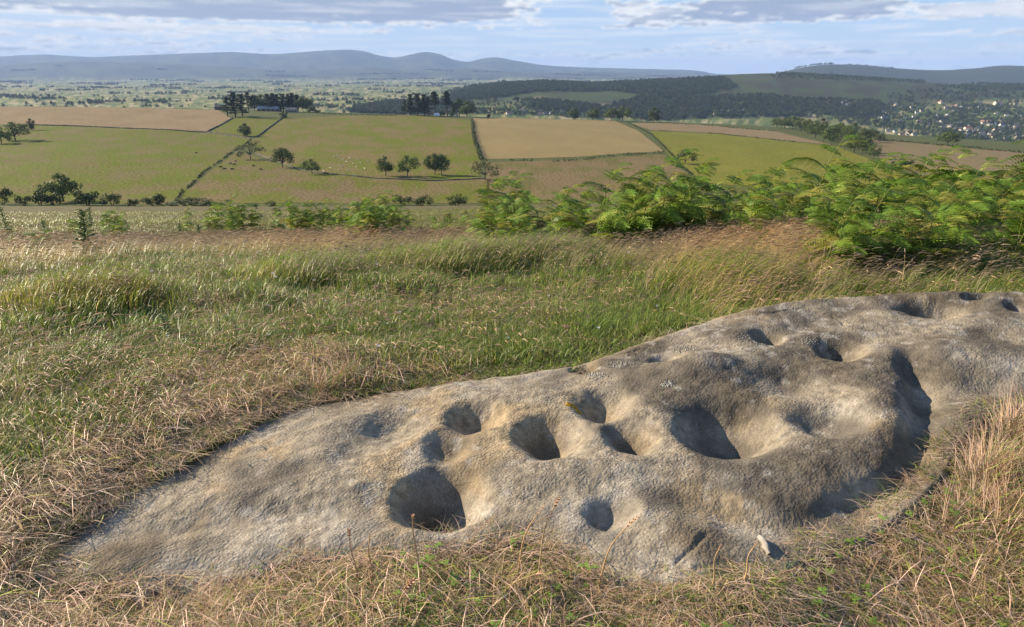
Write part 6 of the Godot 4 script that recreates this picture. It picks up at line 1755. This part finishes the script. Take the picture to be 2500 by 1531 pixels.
func make_farm() -> void:
	var mat := stuff_material(0.85, 0.0, 0.3)
	for b in FARM:                                    # x, f, width, length, eaves, ridge, turn, walls, roof, label, category, openings
		var g := gable(b[2], b[3], b[4], b[5], b[7], b[8])
		var root := thing(b[10], Vector3(b[0], land(b[0], b[1]), -b[1]), b[6])
		var wall := piece("wall", g[0].mesh(), mat, root)
		var roof := piece("roof", g[1].mesh(), mat, root)
		if b[10] == "farmhouse":
			var ch := Shape.new()
			ch.box(Vector3(-b[3] * 0.42, b[5] - 0.6, -0.5), Vector3(-b[3] * 0.42 + 1.0, b[5] + 1.4, 0.5), Color(0.2, 0.17, 0.14))
			piece("chimney", ch.mesh(), mat, roof)
		if b[11] > 0: openings(wall, b[3], b[2], b[4], b[11], 0.6, b[4] * 0.55, b[3] / b[11] * 0.45, mat, "opening")
		tag(root, b[9], "house" if b[10] == "farmhouse" else "barn" if b[10] != "white_tent" else "tent")

func beast(body: Color, l: float, h: float, girth: float, woolly: float) -> Shape:   # a grazing animal: trunk, bent neck, head, jointed legs, tail
	var s := Shape.new()
	var back := h * 0.74
	s.tube([Vector3(-l * 0.5, back * 0.98, 0), Vector3(-l * 0.44, back, 0), Vector3(-l * 0.25, back - 0.02, 0), Vector3(0.05 * l, back - 0.04, 0), Vector3(l * 0.26, back, 0), Vector3(l * 0.42, back + 0.02, 0), Vector3(l * 0.5, back - 0.02, 0)],
		[girth * 0.3, girth * 0.78, girth * 0.95, girth * 1.08, girth, girth * 0.75, girth * 0.4], 10, body)
	s.tube([Vector3(l * 0.38, back + 0.05 * h, 0), Vector3(l * 0.56, back - 0.18 * h, 0), Vector3(l * 0.68, back - 0.42 * h, 0)], [girth * 0.62, girth * 0.42, girth * 0.3], 8, body)
	var hc := body if woolly < 0.5 else Color(0.55, 0.52, 0.47)
	s.tube([Vector3(l * 0.66, back - 0.36 * h, 0), Vector3(l * 0.73, back - 0.52 * h, 0), Vector3(l * 0.79, back - 0.68 * h, 0)], [girth * 0.32, girth * 0.27, girth * 0.16], 8, hc)
	for e: float in [-1.0, 1.0]:
		s.tube([Vector3(l * 0.66, back - 0.34 * h, e * girth * 0.25), Vector3(l * 0.64, back - 0.32 * h, e * girth * 0.62)], [girth * 0.1, girth * 0.03], 5, hc)
		var z := e * girth * 0.55
		s.tube([Vector3(l * 0.34, back - girth * 0.4, z), Vector3(l * 0.35, h * 0.33, z), Vector3(l * 0.34, h * 0.30, z), Vector3(l * 0.35, 0.02, z)], [girth * 0.34, girth * 0.16, girth * 0.15, girth * 0.12], 6, hc)
		s.tube([Vector3(-l * 0.36, back - girth * 0.2, z), Vector3(-l * 0.30, h * 0.45, z), Vector3(-l * 0.42, h * 0.27, z), Vector3(-l * 0.40, 0.02, z)], [girth * 0.5, girth * 0.27, girth * 0.15, girth * 0.12], 6, hc)
	s.tube([Vector3(-l * 0.5, back, 0), Vector3(-l * 0.54, back - 0.15 * h, 0), Vector3(-l * 0.54, back - h * (0.38 if woolly < 0.5 else 0.2), 0)], [girth * 0.12, girth * 0.08, girth * 0.05], 5, body)
	return s

func make_animals() -> void:
	var mat := stuff_material(0.8, 0.0, 0.3)
	var cow := beast(Color(0.02, 0.017, 0.015), 2.1, 1.45, 0.42, 0.0).mesh()
	var brown := beast(Color(0.07, 0.04, 0.02), 2.1, 1.45, 0.42, 0.0).mesh()
	var sheep := beast(Color(0.62, 0.58, 0.50), 1.15, 0.85, 0.33, 1.0).mesh()
	for c in COWS:
		var o := piece("cow", brown if c[3] else cow, mat)
		o.position = Vector3(c[0], land(c[0], c[1]) + 0.1, -c[1])
		o.rotation.y = c[2]
		tag(o, c[4], "cow", "cattle grazing by the wall")
	for c in SHEEP:
		var o := piece("sheep", sheep, mat)
		o.position = Vector3(c[0], land(c[0], c[1]) + 0.1, -c[1])
		o.rotation.y = c[2]
		tag(o, c[3], "sheep", "sheep in the middle pasture")

func make_village() -> void:
	var mat := stuff_material(0.85, 0.0, 0.3)
	var walls := [Color(0.62, 0.60, 0.56), Color(0.38, 0.34, 0.28), Color(0.50, 0.46, 0.40), Color(0.30, 0.27, 0.23)]
	var roofs := [Color(0.10, 0.10, 0.115), Color(0.14, 0.125, 0.12), Color(0.26, 0.13, 0.09), Color(0.09, 0.09, 0.10)]
	var protos := []
	for k in 6:
		var g := gable(8.5 + k % 3, 11.0 + 3.0 * (k % 4), 5.2 + (k % 2) * 1.2, 9.0 + (k % 2) * 1.4, walls[k % 4], roofs[(k * 3) % 4])
		protos.append([g[0].mesh(), g[1].mesh()])
	for h in HOUSES:                                  # x, f, turn, size, kind, label, group
		var root := thing("house", Vector3(h[0], land(h[0], h[1]), -h[1]), h[2], h[3])
		piece("wall", protos[int(h[4])][0], mat, root)
		piece("roof", protos[int(h[4])][1], mat, root)
		tag(root, h[5], "house", h[6])

func make_woods() -> void:
	var far := []
	for k in 3:
		var c := Shape.new()
		for i in 5:
			var a := TAU * i / 5.0 + k
			cards(c, Vector3(cos(a) * 0.22, 0.42 + 0.22 * (i % 2), sin(a) * 0.22), Vector3(0.2, 0.26, 0.2), 20, 0.10, [Color(0.045, 0.062, 0.02), Color(0.06, 0.082, 0.026), Color(0.036, 0.05, 0.02)][k])
		cards(c, Vector3(0, 0.82, 0), Vector3(0.16, 0.18, 0.16), 16, 0.10, Color(0.05, 0.068, 0.022))
		far.append(c.mesh())
	for w in WOODS:                                   # outline, spacing, height, name, label
		var poly := PackedVector2Array(w.points)
		var lo := poly[0]
		var hi := poly[0]
		for q in poly:
			lo = lo.min(q)
			hi = hi.max(q)
		var tr := [[], [], []]
		var cl := [PackedColorArray(), PackedColorArray(), PackedColorArray()]
		var n := int((hi.x - lo.x) * (hi.y - lo.y) / (w.spacing * w.spacing))
		for i in mini(n, 9000):
			var q := Vector2(rng.randf_range(lo.x, hi.x), rng.randf_range(lo.y, hi.y))
			if not Geometry2D.is_point_in_polygon(q, poly): continue
			var patch := noise_b.get_noise_2d(q.x * 0.15, q.y * 0.15)
			if patch < w.open: continue
			plant(tr, cl, q, w.height * rng.randf_range(0.65, 1.2))
		for k in 3:
			if tr[k].size(): scatter(w.name, far[k], leaf_mat, tr[k], cl[k], w.label, "woodland")
	# shelter belts and hedgerow trees over the far lowland
	var tr := [[], [], []]
	var cl := [PackedColorArray(), PackedColorArray(), PackedColorArray()]
	for b in 230:
		var f := 2300.0 * pow(6.5, rng.randf())
		var x := f * rng.randf_range(-0.95, 0.55)
		if x > f * 0.02 and f < 6500.0: continue
		var dir := Vector2(rng.randf_range(0.6, 1.0), rng.randf_range(-0.5, 0.5)).normalized()
		var l := rng.randf_range(40.0, 420.0) * (0.6 + f / 9000.0)
		var wide := 8.0 if rng.randf() < 0.6 else rng.randf_range(20.0, 110.0)
		var many := int(l * (1.0 + wide / 40.0) / 16.0)
		for i in mini(many, 70):
			var q := Vector2(x, f) + dir * rng.randf_range(-l, l) * 0.5 + Vector2(-dir.y, dir.x) * rng.randf_range(-wide, wide)
			plant(tr, cl, q, rng.randf_range(9.0, 17.0) * (1.0 + f / 12000.0))
	for b in 480:
		var f := 1900.0 * pow(5.0, rng.randf())
		var x := f * rng.randf_range(-0.95, 0.5)
		if x > f * 0.02 and f < 6500.0: continue
		plant(tr, cl, Vector2(x, f), rng.randf_range(9.0, 18.0))
	for k in 3: scatter("lowland_trees", far[k], leaf_mat, tr[k], cl[k], "distant belts of trees among the lowland fields", "trees")

func plant(tr: Array, cl: Array, q: Vector2, h: float) -> void:
	var k := rng.randi() % 3
	tr[k].append(Transform3D(Basis(Vector3.UP, rng.randf() * TAU).scaled(Vector3(h * rng.randf_range(0.8, 1.2), h, h * rng.randf_range(0.8, 1.2))), Vector3(q.x, land(q.x, q.y) - 0.5, -q.y)))
	var g := rng.randf_range(0.7, 1.35)
	cl[k].append(Color(g * rng.randf_range(0.9, 1.15), g, g))

func _ready() -> void:
	rng.seed = 20
	noise_a.seed = 3; noise_a.frequency = 0.02; noise_a.fractal_octaves = 4
	noise_b.seed = 8; noise_b.frequency = 0.03; noise_b.fractal_octaves = 3
	noise_c.seed = 15; noise_c.frequency = 0.05; noise_c.fractal_octaves = 5
	cells.seed = 5; cells.noise_type = FastNoiseLite.TYPE_CELLULAR; cells.cellular_return_type = FastNoiseLite.RETURN_CELL_VALUE; cells.frequency = 0.0026; cells.cellular_jitter = 0.8
	var cam := Camera3D.new()
	cam.name = "camera"
	add_child(cam)
	cam.position = EYE
	cam.rotation_degrees = Vector3(CAMERA_PITCH, 0, 0)
	cam.fov = 49.33
	cam.near = 0.05
	cam.far = 60000.0
	cam.current = true
	var env := Environment.new()
	env.background_mode = Environment.BG_SKY
	env.sky = Sky.new()
	env.sky.sky_material = make_sky()
	env.background_energy_multiplier = 0.48
	env.tonemap_mode = Environment.TONE_MAPPER_LINEAR
	env.tonemap_exposure = 2.28
	env.fog_enabled = true
	env.fog_density = 0.000042
	env.fog_light_color = Color(0.67, 0.80, 1.0)
	env.sdfgi_enabled = true
	env.ssao_enabled = true
	env.ssil_enabled = true
	var we := WorldEnvironment.new()
	we.name = "surroundings"
	we.environment = env
	add_child(we)
	var sun := DirectionalLight3D.new()
	sun.name = "sun"
	add_child(sun)
	sun.light_energy = 1.6
	sun.light_color = Color(1.0, 0.93, 0.82)
	sun.light_angular_distance = 0.5
	sun.shadow_enabled = true
	sun.rotation_degrees = Vector3(-SUN_HEIGHT, SUN_TURN - 180.0, 0)
	var t0 := Time.get_ticks_msec()
	for step in [make_ground, make_rock, make_fields,
		make_grass, make_bracken, make_thistles, make_stalks, make_clover,
		make_trees, make_hedges, make_walls, make_farm, make_animals, make_village, make_woods
		]:
		step.call()
		print(step.get_method(), " ", Time.get_ticks_msec() - t0)
